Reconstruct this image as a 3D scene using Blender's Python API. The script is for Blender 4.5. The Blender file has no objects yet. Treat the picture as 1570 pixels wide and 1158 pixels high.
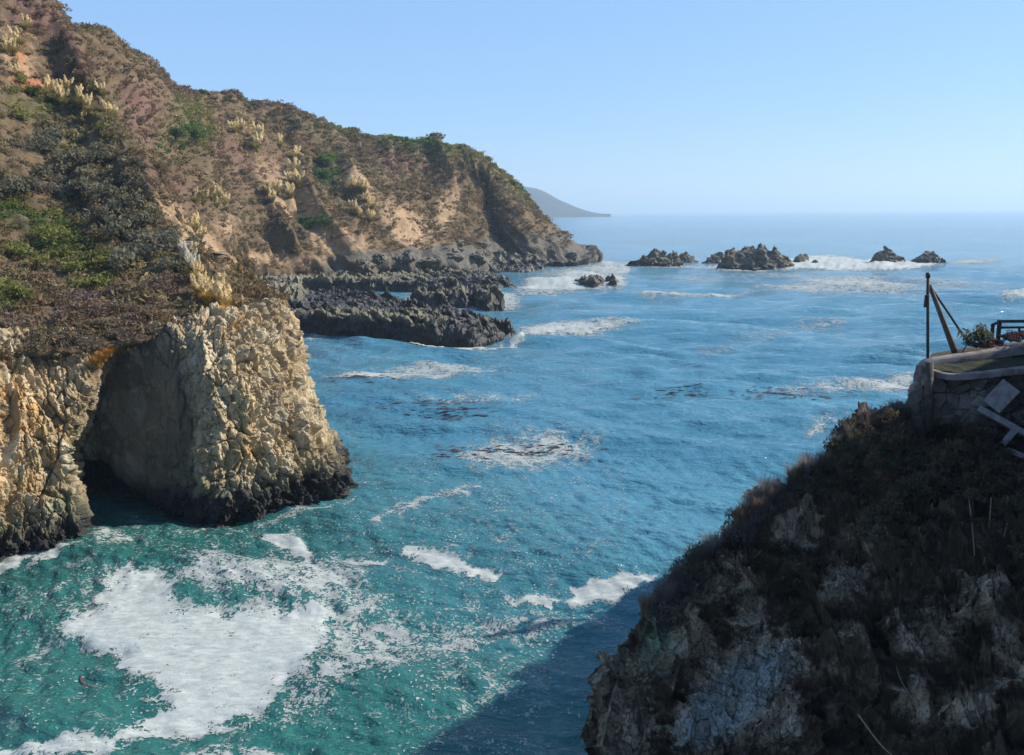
import bpy, math, random
import numpy as np
from mathutils import Matrix, Vector
R = math.radians
random.seed(7); rng = np.random.default_rng(7)
sc = bpy.context.scene; COL = sc.collection

# ------------------------------------------------------------------ camera, sky, sun, exposure
H = 20.0; FPX = 1360.0
cam = bpy.data.cameras.new('camera'); cam.sensor_width = 36; cam.lens = 36*FPX/1570
cam.clip_start = 0.1; cam.clip_end = 90000
cam_ob = bpy.data.objects.new('camera', cam); COL.objects.link(cam_ob)
CM = Matrix.Rotation(R(90-10.54), 3, 'X') @ Matrix.Rotation(R(-0.42), 3, 'Z')
cam_ob.matrix_world = Matrix.Translation((0, 0, H)) @ CM.to_4x4()
sc.camera = cam_ob
SUN_AZ, SUN_EL = 80.0, 36.0          # azimuth from +Y towards +X
wd = bpy.data.worlds.new('World'); sc.world = wd; wd.use_nodes = True
wn = wd.node_tree; bg = wn.nodes['Background']
sky = wn.nodes.new('ShaderNodeTexSky'); sky.sky_type = 'NISHITA'; sky.sun_disc = False
sky.sun_elevation = R(SUN_EL); sky.sun_rotation = R(SUN_AZ); sky.altitude = 20
sky.air_density = 1.0; sky.dust_density = 0.0; sky.ozone_density = 3.0
smx = wn.nodes.new('ShaderNodeMix'); smx.data_type = 'RGBA'; smx.inputs[0].default_value = .54
wn.links.new(sky.outputs[0], smx.inputs[6]); smx.inputs[7].default_value = (2.7, 5.0, 8.9, 1)
wn.links.new(smx.outputs[2], bg.inputs[0]); bg.inputs[1].default_value = 0.078
sl = bpy.data.lights.new('sun', 'SUN'); sl.energy = 5.0; sl.angle = R(0.5); sl.color = (1.0, 0.94, 0.84)
so = bpy.data.objects.new('sun', sl); COL.objects.link(so)
SUN = Vector((math.sin(R(SUN_AZ))*math.cos(R(SUN_EL)), math.cos(R(SUN_AZ))*math.cos(R(SUN_EL)), math.sin(R(SUN_EL))))
so.rotation_euler = (-SUN).to_track_quat('-Z', 'Y').to_euler(); so.location = SUN*300
sc.view_settings.view_transform = 'Standard'; sc.view_settings.look = 'None'
sc.view_settings.exposure = 0.76; sc.view_settings.gamma = 1
sc.cycles.max_bounces = 6; sc.cycles.transparent_max_bounces = 12
sc.cycles.volume_bounces = 0
sc.cycles.use_denoising = True

# ------------------------------------------------------------------ pixel of the survey photo -> place in the world
M3 = np.array(CM)
def ray(px, py):
    d = np.array([(px-785)/FPX, -(py-579)/FPX, -1.0]); return M3 @ d
def P(px, py, d):
    r = ray(px, py); r = r*(d/r[1]); return np.array([r[0], r[1], r[2]+H])
def W(px, py, z=0.0):
    r = ray(px, py); r = r*((z-H)/r[2]); return np.array([r[0], r[1], r[2]+H])
def project(v):
    q = (np.asarray(v)-np.array([0, 0, H])) @ M3
    w = np.where(-q[..., 2] > .01, -q[..., 2], .01)
    return 785+FPX*q[..., 0]/w, 579-FPX*q[..., 1]/w

# ------------------------------------------------------------------ noise
PERM = np.random.default_rng(3).permutation(256).astype(np.int64); PERM = np.concatenate([PERM, PERM, PERM])
VAL = np.random.default_rng(4).random(256).astype(np.float32)
def vnoise(p):
    i = np.floor(p).astype(np.int64); f = (p-i).astype(np.float32); f = f*f*f*(f*(f*6-15)+10)
    i &= 255
    def hv(a, b, c):
        return VAL[PERM[PERM[PERM[(i[..., 0]+a) & 255]+((i[..., 1]+b) & 255)]+((i[..., 2]+c) & 255)]]
    x, y, z = f[..., 0], f[..., 1], f[..., 2]
    a = hv(0,0,0)*(1-x)+hv(1,0,0)*x; b = hv(0,1,0)*(1-x)+hv(1,1,0)*x
    c = hv(0,0,1)*(1-x)+hv(1,0,1)*x; d = hv(0,1,1)*(1-x)+hv(1,1,1)*x
    return (a*(1-y)+b*y)*(1-z)+(c*(1-y)+d*y)*z
ROT = np.array([[.36, .48, -.8], [-.8, .6, 0], [.48, .64, .6]])
def fbm(p, o=4, ridged=False):
    p = np.asarray(p, dtype=np.float64); s = 0; a = 1.; t = 0
    for k in range(o):
        n = vnoise(p+k*17.3)
        n = 1-np.abs(2*n-1) if ridged else n
        s = s+a*n; t += a; a *= .5; p = (p @ ROT.T)*2.03
    return s/t
def worley(p):
    """tilted facet of the cell, F2-F1, value of the cell"""
    i = np.floor(p).astype(np.int64); f1 = np.full(p.shape[:-1], 9.); f2 = f1.copy(); cv = np.zeros(p.shape[:-1]); fa = cv.copy()
    for a in (-1, 0, 1):
        for b in (-1, 0, 1):
            for c in (-1, 0, 1):
                j = i+np.array([a, b, c]); k = j & 255
                h = PERM[PERM[PERM[k[..., 0]]+k[..., 1]]+k[..., 2]]
                q = j+np.stack([VAL[h], VAL[(h*7+31) & 255], VAL[(h*13+77) & 255]], -1)
                d = ((p-q)**2).sum(-1)
                m = d < f1
                f2 = np.where(m, f1, np.minimum(f2, d)); cv = np.where(m, VAL[(h*5+11) & 255], cv); f1 = np.where(m, d, f1)
                r = p-q; g = (r[..., 0]*(VAL[(h*3+5) & 255]-.5)+r[..., 1]*(VAL[(h*11+50) & 255]-.5)+r[..., 2]*(VAL[(h*9+90) & 255]-.5))*2
                fa = np.where(m, g, fa)
    return fa, np.sqrt(f2)-np.sqrt(f1), cv
def sstep(a, b, x):
    t = np.clip((x-a)/(b-a), 0, 1); return t*t*(3-2*t)

# ------------------------------------------------------------------ mesh helpers
def tag(o, label=None, cat=None, group=None, kind=None):
    if label: o['label'] = label
    if cat: o['category'] = cat
    if group: o['group'] = group
    if kind or cat: o['kind'] = kind or 'thing'
    return o
def mesh_np(name, v, f, attrs=None, smooth=True):
    v = np.asarray(v, np.float32).reshape(-1, 3); f = np.asarray(f, np.int32); n = f.shape[1]
    me = bpy.data.meshes.new(name)
    me.vertices.add(len(v)); me.vertices.foreach_set('co', v.ravel())
    me.loops.add(f.size); me.loops.foreach_set('vertex_index', f.ravel())
    me.polygons.add(len(f)); me.polygons.foreach_set('loop_start', np.arange(0, f.size, n, dtype=np.int32))
    me.polygons.foreach_set('use_smooth', np.full(len(f), smooth))
    for k, a in (attrs or {}).items():
        a = np.asarray(a, np.float32)
        if a.ndim == 2:
            t = me.attributes.new(k, 'FLOAT_COLOR', 'POINT')
            t.data.foreach_set('color', np.concatenate([a, np.ones((len(a), 1), np.float32)], 1).ravel())
        else:
            t = me.attributes.new(k, 'FLOAT', 'POINT'); t.data.foreach_set('value', a.ravel())
    me.update(calc_edges=True)
    return me
def link(name, me, mat=None, parent=None):
    o = bpy.data.objects.new(name, me); COL.objects.link(o)
    if mat and me and not me.materials: me.materials.append(mat)
    if parent: o.parent = parent
    return o
def empty(name, loc=(0, 0, 0), rz=0):
    o = bpy.data.objects.new(name, None); COL.objects.link(o); o.location = loc; o.rotation_euler = (0, 0, rz)
    o.empty_display_size = .3
    return o
def gridfaces(r, c):
    i = np.arange(r*c).reshape(r, c)
    return np.stack([i[:-1, :-1], i[:-1, 1:], i[1:, 1:], i[1:, :-1]], -1).reshape(-1, 4)
def cr1(C, n):
    """Catmull-Rom along axis 0 to n samples, spread by chord length"""
    k = len(C); L = np.linalg.norm(np.diff(C, axis=0), axis=-1); L = L.reshape(k-1, -1).mean(1)+1e-3
    L = L**.8; cum = np.concatenate([[0], np.cumsum(L)]); s = np.linspace(0, cum[-1], n)
    i = np.clip(np.searchsorted(cum, s, side='right')-1, 0, k-2); t = (s-cum[i])/L[i]
    Pd = np.concatenate([2*C[:1]-C[1:2], C, 2*C[-1:]-C[-2:-1]])
    sh = (-1,)+(1,)*(C.ndim-1); t = t.reshape(sh)
    p0, p1, p2, p3 = Pd[i], Pd[i+1], Pd[i+2], Pd[i+3]
    return .5*(2*p1+(p2-p0)*t+(2*p0-5*p1+4*p2-p3)*t**2+(3*p1-p0-3*p2+p3)*t**3)
def loft(C, nr, nc):
    C = np.asarray(C, float); A = cr1(C, nr); return cr1(A.swapaxes(0, 1), nc).swapaxes(0, 1)
def gnormal(V, flip=False):
    n = np.cross(np.gradient(V, axis=1), np.gradient(V, axis=0))
    n /= np.linalg.norm(n, axis=-1, keepdims=True)+1e-9
    return -n if flip else n
def blur(a, k=1):
    for _ in range(k):
        p = np.pad(a, [(1, 1), (1, 1)]+[(0, 0)]*(a.ndim-2), mode='edge')
        a = (p[:-2, 1:-1]+p[2:, 1:-1]+p[1:-1, :-2]+p[1:-1, 2:]+2*p[1:-1, 1:-1])/6
    return a
class MB:
    """collects boxes, tubes and sheets; build() links them as one mesh"""
    def __init__(s): s.v = []; s.f = []; s.n = 0
    def add(s, v, f):
        s.v.append(np.asarray(v, float).reshape(-1, 3)); s.f += [tuple(int(i)+s.n for i in q) for q in f]; s.n += len(s.v[-1]); return s
    def tube(s, pts, rad, n=8, cap=True):
        pts = [Vector(p) for p in pts]; rad = rad if hasattr(rad, '__len__') else [rad]*len(pts); v = []; f = []
        for i, p in enumerate(pts):
            d = (pts[min(i+1, len(pts)-1)]-pts[max(i-1, 0)]).normalized()
            a = d.cross(Vector((.3, .9, .2))).normalized(); b = d.cross(a)
            for k in range(n):
                t = 2*math.pi*k/n; v.append(p+(a*math.cos(t)+b*math.sin(t))*rad[i])
        for i in range(len(pts)-1):
            for k in range(n): f.append((i*n+k, i*n+(k+1) % n, (i+1)*n+(k+1) % n, (i+1)*n+k))
        if cap: f += [tuple(range(n))[::-1], tuple(range((len(pts)-1)*n, len(pts)*n))]
        return s.add([tuple(q) for q in v], f)
    def box(s, c, size, rot=None, bev=0):
        v = np.array([[x, y, z] for x in (-.5, .5) for y in (-.5, .5) for z in (-.5, .5)])*np.array(size)
        if rot is not None: v = v @ np.array(rot).T
        return s.add(v+np.array(c), [(0,1,3,2),(4,6,7,5),(0,4,5,1),(2,3,7,6),(0,2,6,4),(1,5,7,3)])
    def build(s, name, mat, parent=None, smooth=False, bevel=0):
        me = bpy.data.meshes.new(name); me.from_pydata([tuple(q) for q in np.concatenate(s.v)], [], s.f)
        me.polygons.foreach_set('use_smooth', [smooth]*len(me.polygons)); me.update()
        o = link(name, me, mat, parent)
        if bevel:
            m = o.modifiers.new('bevel', 'BEVEL'); m.width = bevel; m.segments = 2; m.limit_method = 'ANGLE'
        return o

# ------------------------------------------------------------------ material helpers
class NT:
    def __init__(s, name):
        s.m = bpy.data.materials.new(name); s.m.use_nodes = True; s.t = s.m.node_tree
        s.b = s.t.nodes['Principled BSDF']; s.out = s.t.nodes['Material Output']
    def n(s, typ, ins=None, **kw):
        o = s.t.nodes.new('ShaderNode'+typ)
        for k, v in kw.items(): setattr(o, k, v)
        for k, v in (ins or {}).items(): s.set(o, k, v)
        return o
    def set(s, o, k, v):
        sk = o.inputs[k]
        if isinstance(v, bpy.types.NodeSocket): s.t.links.new(v, sk)
        elif hasattr(v, 'outputs'): s.t.links.new(v.outputs[0], sk)
        else: sk.default_value = v
    def pos(s, scale=(1, 1, 1), obj=False):
        g = s.n('TexCoord').outputs['Object'] if obj else s.n('NewGeometry').outputs['Position']
        return s.n('Mapping', {0: g, 3: scale})
    def noise(s, vec, sc_, det=4, rough=.55, dist=0.): return s.n('TexNoise', {'Vector': vec, 'Scale': sc_, 'Detail': det, 'Roughness': rough, 'Distortion': dist}).outputs[0]
    def ramp(s, f, a, b): return s.n('MapRange', {0: f, 1: a, 2: b}, clamp=True).outputs[0]
    def math(s, op, a, b=0., clamp=False): return s.n('Math', {0: a, 1: b}, operation=op, use_clamp=clamp).outputs[0]
    def mix(s, f, a, b, bt='MIX'):
        o = s.n('Mix', data_type='RGBA', blend_type=bt)
        s.set(o, 0, f)
        for k, v in ((6, a), (7, b)):
            if isinstance(v, tuple) and len(v) == 3: v = v+(1,)
            s.set(o, k, v)
        return o.outputs[2]
    def attr(s, n, col=False):
        a = s.n('Attribute', attribute_name=n); return a.outputs['Color' if col else 'Fac']
    def bump(s, h, st, dist, nrm=None):
        i = {'Height': h, 'Strength': st, 'Distance': dist}
        if nrm is not None: i['Normal'] = nrm
        return s.n('Bump', i).outputs[0]
    def fin(s, col=None, rough=.85, normal=None, spec=.25):
        if col is not None: s.set(s.b, 'Base Color', col+(1,) if isinstance(col, tuple) and len(col) == 3 else col)
        s.set(s.b, 'Roughness', rough); s.b.inputs['Specular IOR Level'].default_value = spec
        if normal is not None: s.set(s.b, 'Normal', normal)
        return s.m
def sep_z(t): return t.n('SeparateXYZ', {0: t.n('NewGeometry').outputs['Position']}).outputs[2]

def mat_rock(name, c1, c2, c3, wet=1.2, scale=1., stain_shade=None, strata=(1, 1, .35), bump=.25):
    t = NT(name); p = t.pos(); ps = t.pos(strata)
    n1 = t.noise(p, .35*scale, 6, .6); n2 = t.noise(ps, 1.6*scale, 8, .65, .4); n3 = t.noise(p, 7*scale, 6, .7)
    c = t.mix(t.ramp(n1, .38, .62), c1, c2); c = t.mix(t.ramp(n2, .5, .68), c, c3)
    c = t.mix(t.math('MULTIPLY', t.ramp(t.noise(t.pos((1, 1, .4)), .9*scale, 7, .7, 1.), .53, .66), .75), c, (.14, .105, .07))
    c = t.mix(t.ramp(n3, .55, .72), c, t.mix(.65, c, (.05, .04, .03)))
    c = t.mix(t.math('MULTIPLY', t.ramp(n3, .5, .35), .45), c, (.55, .5, .4))
    if stain_shade:
        for at, sc_ in stain_shade:
            c = t.mix(t.math('MULTIPLY', t.attr(at), t.ramp(t.noise(p, 1.3*scale, 5), *((.0, .45) if at == 'face_shade' else (.35, .6)))), c, sc_)
    vo = t.n('TexVoronoi', {'Vector': t.n('Mapping', {0: p, 2: (0, .5, 0), 3: (1, 1, .5)}), 'Scale': .8*scale}, feature='F1'); vz = t.n('SeparateColor', {0: vo.outputs['Color']}).outputs[0]
    c = t.mix(t.math('MULTIPLY', t.ramp(vz, .45, 1.), .5), c, (.20, .15, .09)); c = t.mix(t.math('MULTIPLY', t.ramp(vz, .3, 0.), .35), c, (.6, .55, .43)) if scale > .9 else c
    z = t.math('ADD', sep_z(t), t.math('MULTIPLY', t.noise(p, 1.1*scale, 4), -2.0))
    wetf = t.ramp(z, wet-.2, wet-1.3)
    c = t.mix(t.math('MULTIPLY', t.ramp(z, wet+1.4, wet-.2), .55), c, (.10, .095, .055))
    c = t.mix(wetf, c, (.022, .02, .018))
    h = t.math('ADD', t.math('MULTIPLY', n2, 1.0), t.math('MULTIPLY', n3, .45))
    return t.fin(c, t.math('SUBTRACT', .88, t.math('MULTIPLY', wetf, .5)), t.bump(h, .9, bump/scale), .3)

# ------------------------------------------------------------------ water
def wave_set():
    r = np.random.default_rng(11); out = []
    for lam in np.geomspace(.9, 34, 46):
        a = R(-118)+r.normal(0, .42)          # swell travels towards the cove (from the open sea, ahead right)
        out.append((lam, math.cos(a), math.sin(a), r.random()*6.283, (.024*lam**.62)*(.6+.8*r.random())))
    return out
WAVES = wave_set()
def sea_height(x, y, sp):
    z = np.zeros_like(x); wx = x+1.6*fbm(np.stack([x*.06, y*.06, 0*x], -1), 2)*6; wy = y
    shelter = .55+.45*sstep(45, 130, y)
    for lam, cx, cy, ph, a in WAVES:
        k = 6.283/lam; w = np.clip(lam/(2.6*sp)-1, 0, 1)
        s = np.sin(k*(wx*cx+wy*cy)+ph); z += a*w*(s+.25*np.cos(2*(k*(wx*cx+wy*cy)+ph)))
    gust = .55+.9*fbm(np.stack([x*.02, y*.02, 0*x+3], -1), 3)
    return z*gust*shelter
NR, NCW = 900, 1000
off = np.concatenate([np.geomspace(.45, 30, 200, endpoint=False), np.linspace(30, 1250, NR-200)])
drow = H*1337/off                                  # distance of each row of the sheet
tcol = np.linspace(-.85, .95, NCW)
SX = drow[:, None]*tcol[None, :]; SY = np.repeat(drow[:, None], NCW, 1)
spc = np.maximum(np.abs(np.gradient(drow))[:, None], drow[:, None]*(tcol[1]-tcol[0]))+0*SX
SZ = sea_height(SX, SY, spc)*np.clip(2500/SY, 0, 1)
SEA = np.stack([SX, SY, SZ], -1)

def poly_sd(x, y, poly):
    """signed distance to a polygon on the ground plane (positive inside)"""
    poly = np.asarray(poly)[:, :2]; d = np.full(x.shape, 1e9); ins = np.zeros(x.shape, bool)
    for i in range(len(poly)):
        ax, ay = poly[i]; bx, by = poly[(i+1) % len(poly)]
        ex, ey = bx-ax, by-ay; L = ex*ex+ey*ey+1e-12
        t = np.clip(((x-ax)*ex+(y-ay)*ey)/L, 0, 1)
        d = np.minimum(d, (x-ax-t*ex)**2+(y-ay-t*ey)**2)
        c = ((ay > y) != (by > y)) & (x < ex*(y-ay)/(ey if abs(ey) > 1e-12 else 1e-12)+ax); ins ^= c
    d = np.sqrt(d); return np.where(ins, d, -d)

# foam lying on the water: outline (surveyed), density, softness
FOAM = [
 ([(150,897),(190,888),(230,884),(262,898),(275,930),(370,938),(420,930),(500,926),(512,960),(505,990),(465,1030),(425,1060),(410,1090),(350,1125),(180,1150),(174,1138),(240,1105),(262,1080),(235,1075),(240,1047),(195,1027),(185,1002),(125,987),(100,967),(103,942),(158,930)], .93, 22),
 ([(255,905),(290,870),(330,853),(430,850),(520,852),(560,890),(520,930),(400,925),(320,915)], .62, 26),
 ([(480,900),(560,890),(640,950),(640,1010),(560,1050),(500,1090),(420,1120),(440,1050),(500,990)], .50, 36),
 ([(408,818),(440,806),(464,826),(495,845),(478,858),(440,842),(420,832)], .8, 8),
 ([(520,860),(560,850),(600,852),(600,862),(540,868)], .7, 8),
 ([(612,842),(650,840),(700,850),(757,872),(760,884),(730,884),(690,870),(640,855)], .98, 9),
 ([(880,897),(940,890),(1003,889),(1006,900),(950,914),(890,920)], .95, 9),
 ([(780,914),(830,906),(866,912),(862,922),(800,918)], .9, 7),
 ([(560,955),(700,930),(850,925),(950,930),(940,955),(800,975),(640,1010),(540,1000)], .46, 30),
 ([(690,695),(760,668),(850,662),(920,675),(900,705),(820,725),(720,720)], .58, 22),
 ([(560,800),(640,758),(730,742),(740,750),(650,770),(580,806)], .52, 8),
 ([(750,850),(860,838),(950,845),(940,865),(800,870)], .30, 20),
 ([(135,835),(160,815),(205,822),(190,850),(150,860)], .55, 14),
 ([(-30,868),(40,855),(118,842),(90,862),(40,880),(-30,892)], .72, 8),
 ([(350,800),(430,788),(520,770),(548,755),(545,768),(450,795),(360,808)], .5, 6),
 ([(0,1160),(120,1140),(185,1150),(170,1185),(0,1185)], .85, 12),
 ([(230,1190),(340,1142),(420,1150),(420,1190)], .5, 16),
 ([(485,582),(560,572),(650,556),(790,563),(792,573),(700,576),(560,586)], .78, 7),
 ([(630,616),(720,607),(830,606),(780,616),(690,624)], .42, 9),
 ([(560,552),(600,545),(640,548),(600,556)], .3, 8),
 ([(606,526),(700,532),(775,527),(800,517),(805,524),(770,536),(690,537)], 1.15, 4),
 ([(462,514),(500,511),(505,518),(470,522)], .9, 5),
 ([(785,508),(850,492),(960,494),(985,500),(900,512),(800,522)], .72, 9),
 ([(790,475),(880,468),(960,472),(860,482)], .4, 9),
 ([(620,455),(700,448),(790,446),(800,470),(770,476),(640,470)], .6, 9),
 ([(780,440),(830,418),(905,405),(975,405),(960,425),(960,442),(900,448),(830,452),(790,460)], .75, 10),
 ([(945,449),(1060,452),(1165,446),(1120,457),(1000,459)], .8, 5),
 ([(1215,398),(1260,392),(1330,398),(1460,404),(1380,415),(1230,414),(1120,415),(1060,412)], 1.0, 6),
 ([(900,398),(1000,404),(1080,408),(1060,414),(930,410)], .7, 6),
 ([(1430,403),(1530,394),(1540,402),(1460,408)], .6, 5),
 ([(1170,432),(1300,420),(1480,428),(1560,440),(1400,450),(1250,452),(1150,442)], .52, 14),
 ([(960,425),(1150,418),(1300,415),(1250,430),(1050,436)], .4, 9),
 ([(1515,452),(1600,440),(1600,462),(1540,462)], .85, 7),
 ([(1160,608),(1230,590),(1340,578),(1400,578),(1400,600),(1300,602),(1210,606)], .58, 9),
 ([(1330,585),(1400,576),(1400,596),(1350,598)], .7, 7),
 ([(1228,660),(1262,640),(1300,640),(1250,668)], .55, 9),
 ([(1100,520),(1300,480),(1420,478),(1330,492),(1150,530)], .3, 10),
 ([(1050,535),(1180,518),(1200,522),(1080,545)], .35, 6),
 ([(900,372),(1000,366),(1100,370),(1000,376)], .35, 6),
 ([(880,352),(1570,350),(1570,362),(900,365)], .16, 8),
 ([(650,1120),(720,1095),(700,1125),(660,1140)], .35, 18),
]
FX, FY = project(np.stack([SX, SY, 0*SX], -1))
wx = FX+(fbm(np.stack([SX*1.1, SY*.8, 0*SX], -1), 5)-.5)*46*np.clip(45/SY, .3, 1.2)
wy = FY+(fbm(np.stack([SX*1.1, SY*.8, 0*SX+9], -1), 5)-.5)*24*np.clip(45/SY, .25, 1.2)
FM = np.zeros_like(SX)
for pts, den, soft in FOAM:
    q = np.array(pts); m = ((FX > q[:, 0].min()-90) & (FX < q[:, 0].max()+90) & (FY > q[:, 1].min()-60) & (FY < q[:, 1].max()+60))
    sd = poly_sd(wx[m], wy[m], pts)
    FM[m] = np.maximum(FM[m], den*sstep(-soft, soft, sd))
# white flecks painted for sun glints over the nearer cove
glint = np.clip(fbm(np.stack([SX*.11, SY*.08, 0*SX+4], -1), 3)*2.4-.85, 0, 1)*np.clip(1.25-SY/85, 0, 1)*(1-sstep(700, 1000, FX))
FM *= np.where(SY > 110, .30+1.25*fbm(np.stack([SX*.09, SY*.035, 0*SX+16], -1), 4), 1.0)
FM *= .74+.5*fbm(np.stack([SX*.5+.3*SY, SY*.9, 0*SX+6], -1), 4)
FM = np.maximum(FM, .34*glint)
FM = np.maximum(FM, .09*(SY < 72)*(FX < 960))  # lets the painted glints show across the near water
caps = np.clip(fbm(np.stack([SX*.035, SY*.012, 0*SX+8], -1), 3)*3-1.45, 0, 1)*sstep(60, 150, SY)*(1-sstep(700, 1800, SY))
FM = np.maximum(FM, .22*caps)
SZ *= 1-.72*sstep(-30, 40, poly_sd(wx, wy, FOAM[0][0]))
SEA = np.stack([SX, SY, SZ], -1)
green = (1-sstep(30, 84, SY+1.3*SX+8+14*(fbm(np.stack([SX*.05, SY*.05, 0*SX+2], -1), 3)-.5)))

t = NT('sea_water'); p = t.pos()
g = t.attr('green')
deep = t.mix(t.ramp(t.noise(t.pos((.012, .03, 1)), 1., 4), .35, .65), (.036, .142, .208), (.062, .186, .252))
shal = t.mix(t.ramp(t.noise(p, .09, 4), .35, .65), (.013, .080, .072), (.021, .113, .100))
wc = t.mix(g, deep, shal)
nr1 = t.noise(t.pos((1, 1.5, 1)), 1.7, 5, .6, .6); nr2 = t.noise(t.pos((.16, .3, 1)), 1., 5, .6, .3)
nr3 = t.noise(t.pos((.45, .8, 1)), 1., 4, .55, .5)
hgt = t.math('ADD', t.math('ADD', t.math('MULTIPLY', nr1, .22), t.math('MULTIPLY', nr3, .5)), t.math('MULTIPLY', nr2, .9))
t.set(t.b, 'IOR', 1.33)
WATER = t.fin(wc, .09, t.bump(hgt, .75, 1.), .5)
v = SEA.reshape(-1, 3)
sea = link('sea', mesh_np('sea', v, gridfaces(NR, NCW)[:, ::-1], {'green': green.ravel()}), WATER)
tag(sea, 'blue green sea water filling the cove and reaching to the horizon', kind='structure')

t = NT('white_foam_glint'); p = t.pos(); f = t.attr('foam')
na = t.noise(t.pos((1, .8, 1)), .75, 5, .62, 1.2); nb = t.noise(t.pos((1, .8, 1)), 5.6, 5, .65, .8)
nn = t.ramp(t.math('ADD', t.math('MULTIPLY', na, .45), t.math('MULTIPLY', nb, .55)), .34, .60)
al = t.math('MULTIPLY', t.math('SUBTRACT', t.math('ADD', nn, t.math('MULTIPLY', f, 1.0)), 1.0), 6.0, True)
dens = t.ramp(f, .5, 1.1)
glint_specks = t.math('MULTIPLY', t.ramp(t.noise(t.pos((1, .75, 1)), 6.5, 1, .4), .655, .69), t.ramp(t.noise(p, .35, 4, .6), .42, .6))  # white specks standing in for sun glints on the ripples
al = t.math('MAXIMUM', al, glint_specks)
fc = t.mix(t.ramp(t.noise(t.n('Mapping', {0: t.n('NewGeometry').outputs['Position'], 2: (0, 0, .5), 3: (.5, 1.3, 1)}), 2.4, 9, .78, .8), .33, .66), (.21, .235, .22), (.43, .445, .425))
t.set(t.b, 'Alpha', t.math('MAXIMUM', glint_specks, t.math('MULTIPLY', al, t.ramp(t.math('ADD', f, t.math('MULTIPLY', nb, .4)), -.35, 1.0))))
FOAMM = t.fin(fc, .7, t.bump(nb, .5, .05), .3)
mask = FM > .06
qf = gridfaces(NR, NCW)[:, ::-1]; keep = mask.ravel()[qf].any(1)
RAFT = poly_sd(wx, wy, FOAM[0][0]) > -14
isr = RAFT.ravel()[qf].all(1)
def submesh(name, faces, dz):
    u, inv = np.unique(faces, return_inverse=True)
    vv = v[u].copy(); vv[:, 2] += dz+np.clip(FM.ravel()[u]-.35, 0, 1)*sstep(110, 160, vv[:, 1])*1.5*np.clip(fbm(vv*np.array([.25, .12, 1]), 4)-.35, 0, 1)*2
    return mesh_np(name, vv, inv.reshape(-1, 4), {'foam': FM.ravel()[u]})
fo = link('foam_patch', submesh('foam_patch', qf[keep & isr], .035), FOAMM)
tag(fo, 'big triangular raft of solid white foam drifting on the green cove', 'foam', kind='thing')
fo = link('sea_foam_glint', submesh('sea_foam_glint', qf[keep & ~isr], .03), FOAMM)
tag(fo, 'loose white foam, flecks, painted sun glints and surf streaks scattered over the water', 'foam', kind='stuff')

# ------------------------------------------------------------------ hillsides
def colfrom(px_lo, py_lo, d_lo, px_hi, py_hi, d_hi, p=1., bulge=0., n=6, lowz=-2., skirt=3., near=False):
    lo, hi = P(px_lo, py_lo, d_lo), P(px_hi, py_hi, d_hi); out = []
    r = lo.copy(); r[:2] *= (1-skirt/np.hypot(*lo[:2])); r[2] = lo[2]-1.2 if near else min(lowz, lo[2]-2); out.append(r)
    for i in range(n):
        s = i/(n-1); out.append(P(px_lo+(px_hi-px_lo)*s, py_lo+(py_hi-py_lo)*s, d_lo+(d_hi-d_lo)*s**p+bulge*math.sin(math.pi*s)))
    u = hi[:2]/np.hypot(*hi[:2])
    for back, dz in ((.06, .02), (.2, .12), (.5, .6), (.8, 1.4)):
        q = hi.copy(); q[:2] += u*back*np.hypot(*hi[:2])*.8; q[2] = hi[2]-dz*(hi[2]+3); out.append(q)
    return out
def zone(px, py, lst):
    o = np.zeros_like(px)
    for cx, cy, rx, ry, ang, a in lst:
        c, s = math.cos(R(ang)), math.sin(R(ang)); dx, dy = px-cx, py-cy
        u = (dx*c+dy*s)/rx; w = (-dx*s+dy*c)/ry
        o = np.maximum(o, a*np.exp(-(u*u+w*w)))
    return o
SOIL = [(310,378,55,26,30,1),(445,300,75,28,48,1.1),(520,370,60,24,20,1.1),(555,290,50,15,65,1.0),(625,350,60,30,40,.9),(430,398,150,12,3,.8),(685,325,18,45,10,.85),(660,385,80,14,5,.6),
        (400,250,22,70,-30,.35),(350,350,30,30,0,.6),(760,330,12,50,-12,.4),(30,95,26,60,-20,.9),(52,135,34,15,15,1.2),(270,330,60,16,50,.8),(240,490,60,26,0,.35),(700,300,12,40,-10,.5),(845,350,14,40,-30,.45),(190,110,110,6,33,.4)]
RED = [(50,132,34,12,15,1),(30,80,14,26,0,.4)]
PURP = [(60,35,60,28,35,1),(105,70,40,18,35,.7),(215,165,40,36,30,1),(240,200,40,40,40,.7),(360,230,26,60,-40,.6),(420,260,34,34,0,.5),(610,250,60,26,20,.4),(60,290,26,14,0,.6),(45,300,20,14,0,.7),(270,290,40,20,30,.5)]
GREEN = [(285,195,34,34,40,1.2),(255,215,20,26,0,.9),(140,180,46,26,40,.5),(40,160,60,22,10,.9),(500,265,26,26,0,.7),(482,343,20,12,0,.7),(640,220,120,14,12,.75),(790,272,60,18,40,.8),(830,300,24,16,50,.6),(30,330,40,30,0,.8),(90,370,46,30,30,.9),(10,455,24,22,0,.7),(150,420,24,24,40,.6),(95,220,30,14,0,.5),(170,160,30,12,40,.5),(710,235,60,14,10,.5),(300,215,16,22,0,.9),(80,70,40,10,30,.3)]
GREY = [(150,275,90,50,30,.9),(205,345,60,40,20,1),(60,255,60,40,20,.7),(330,320,30,30,0,.6),(20,220,40,25,0,.8),(560,260,70,22,30,.4)]
TAN = [(395,215,50,26,45,1),(455,250,22,28,0,.7),(430,270,50,14,40,.8),(350,200,20,14,0,.6),(30,70,28,40,0,.8),(120,160,40,14,40,.5),(310,300,30,14,30,.5),(250,440,60,30,20,.45),(300,345,30,20,30,.6),(180,480,120,22,0,.3),(560,330,30,20,0,.5)]
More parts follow.
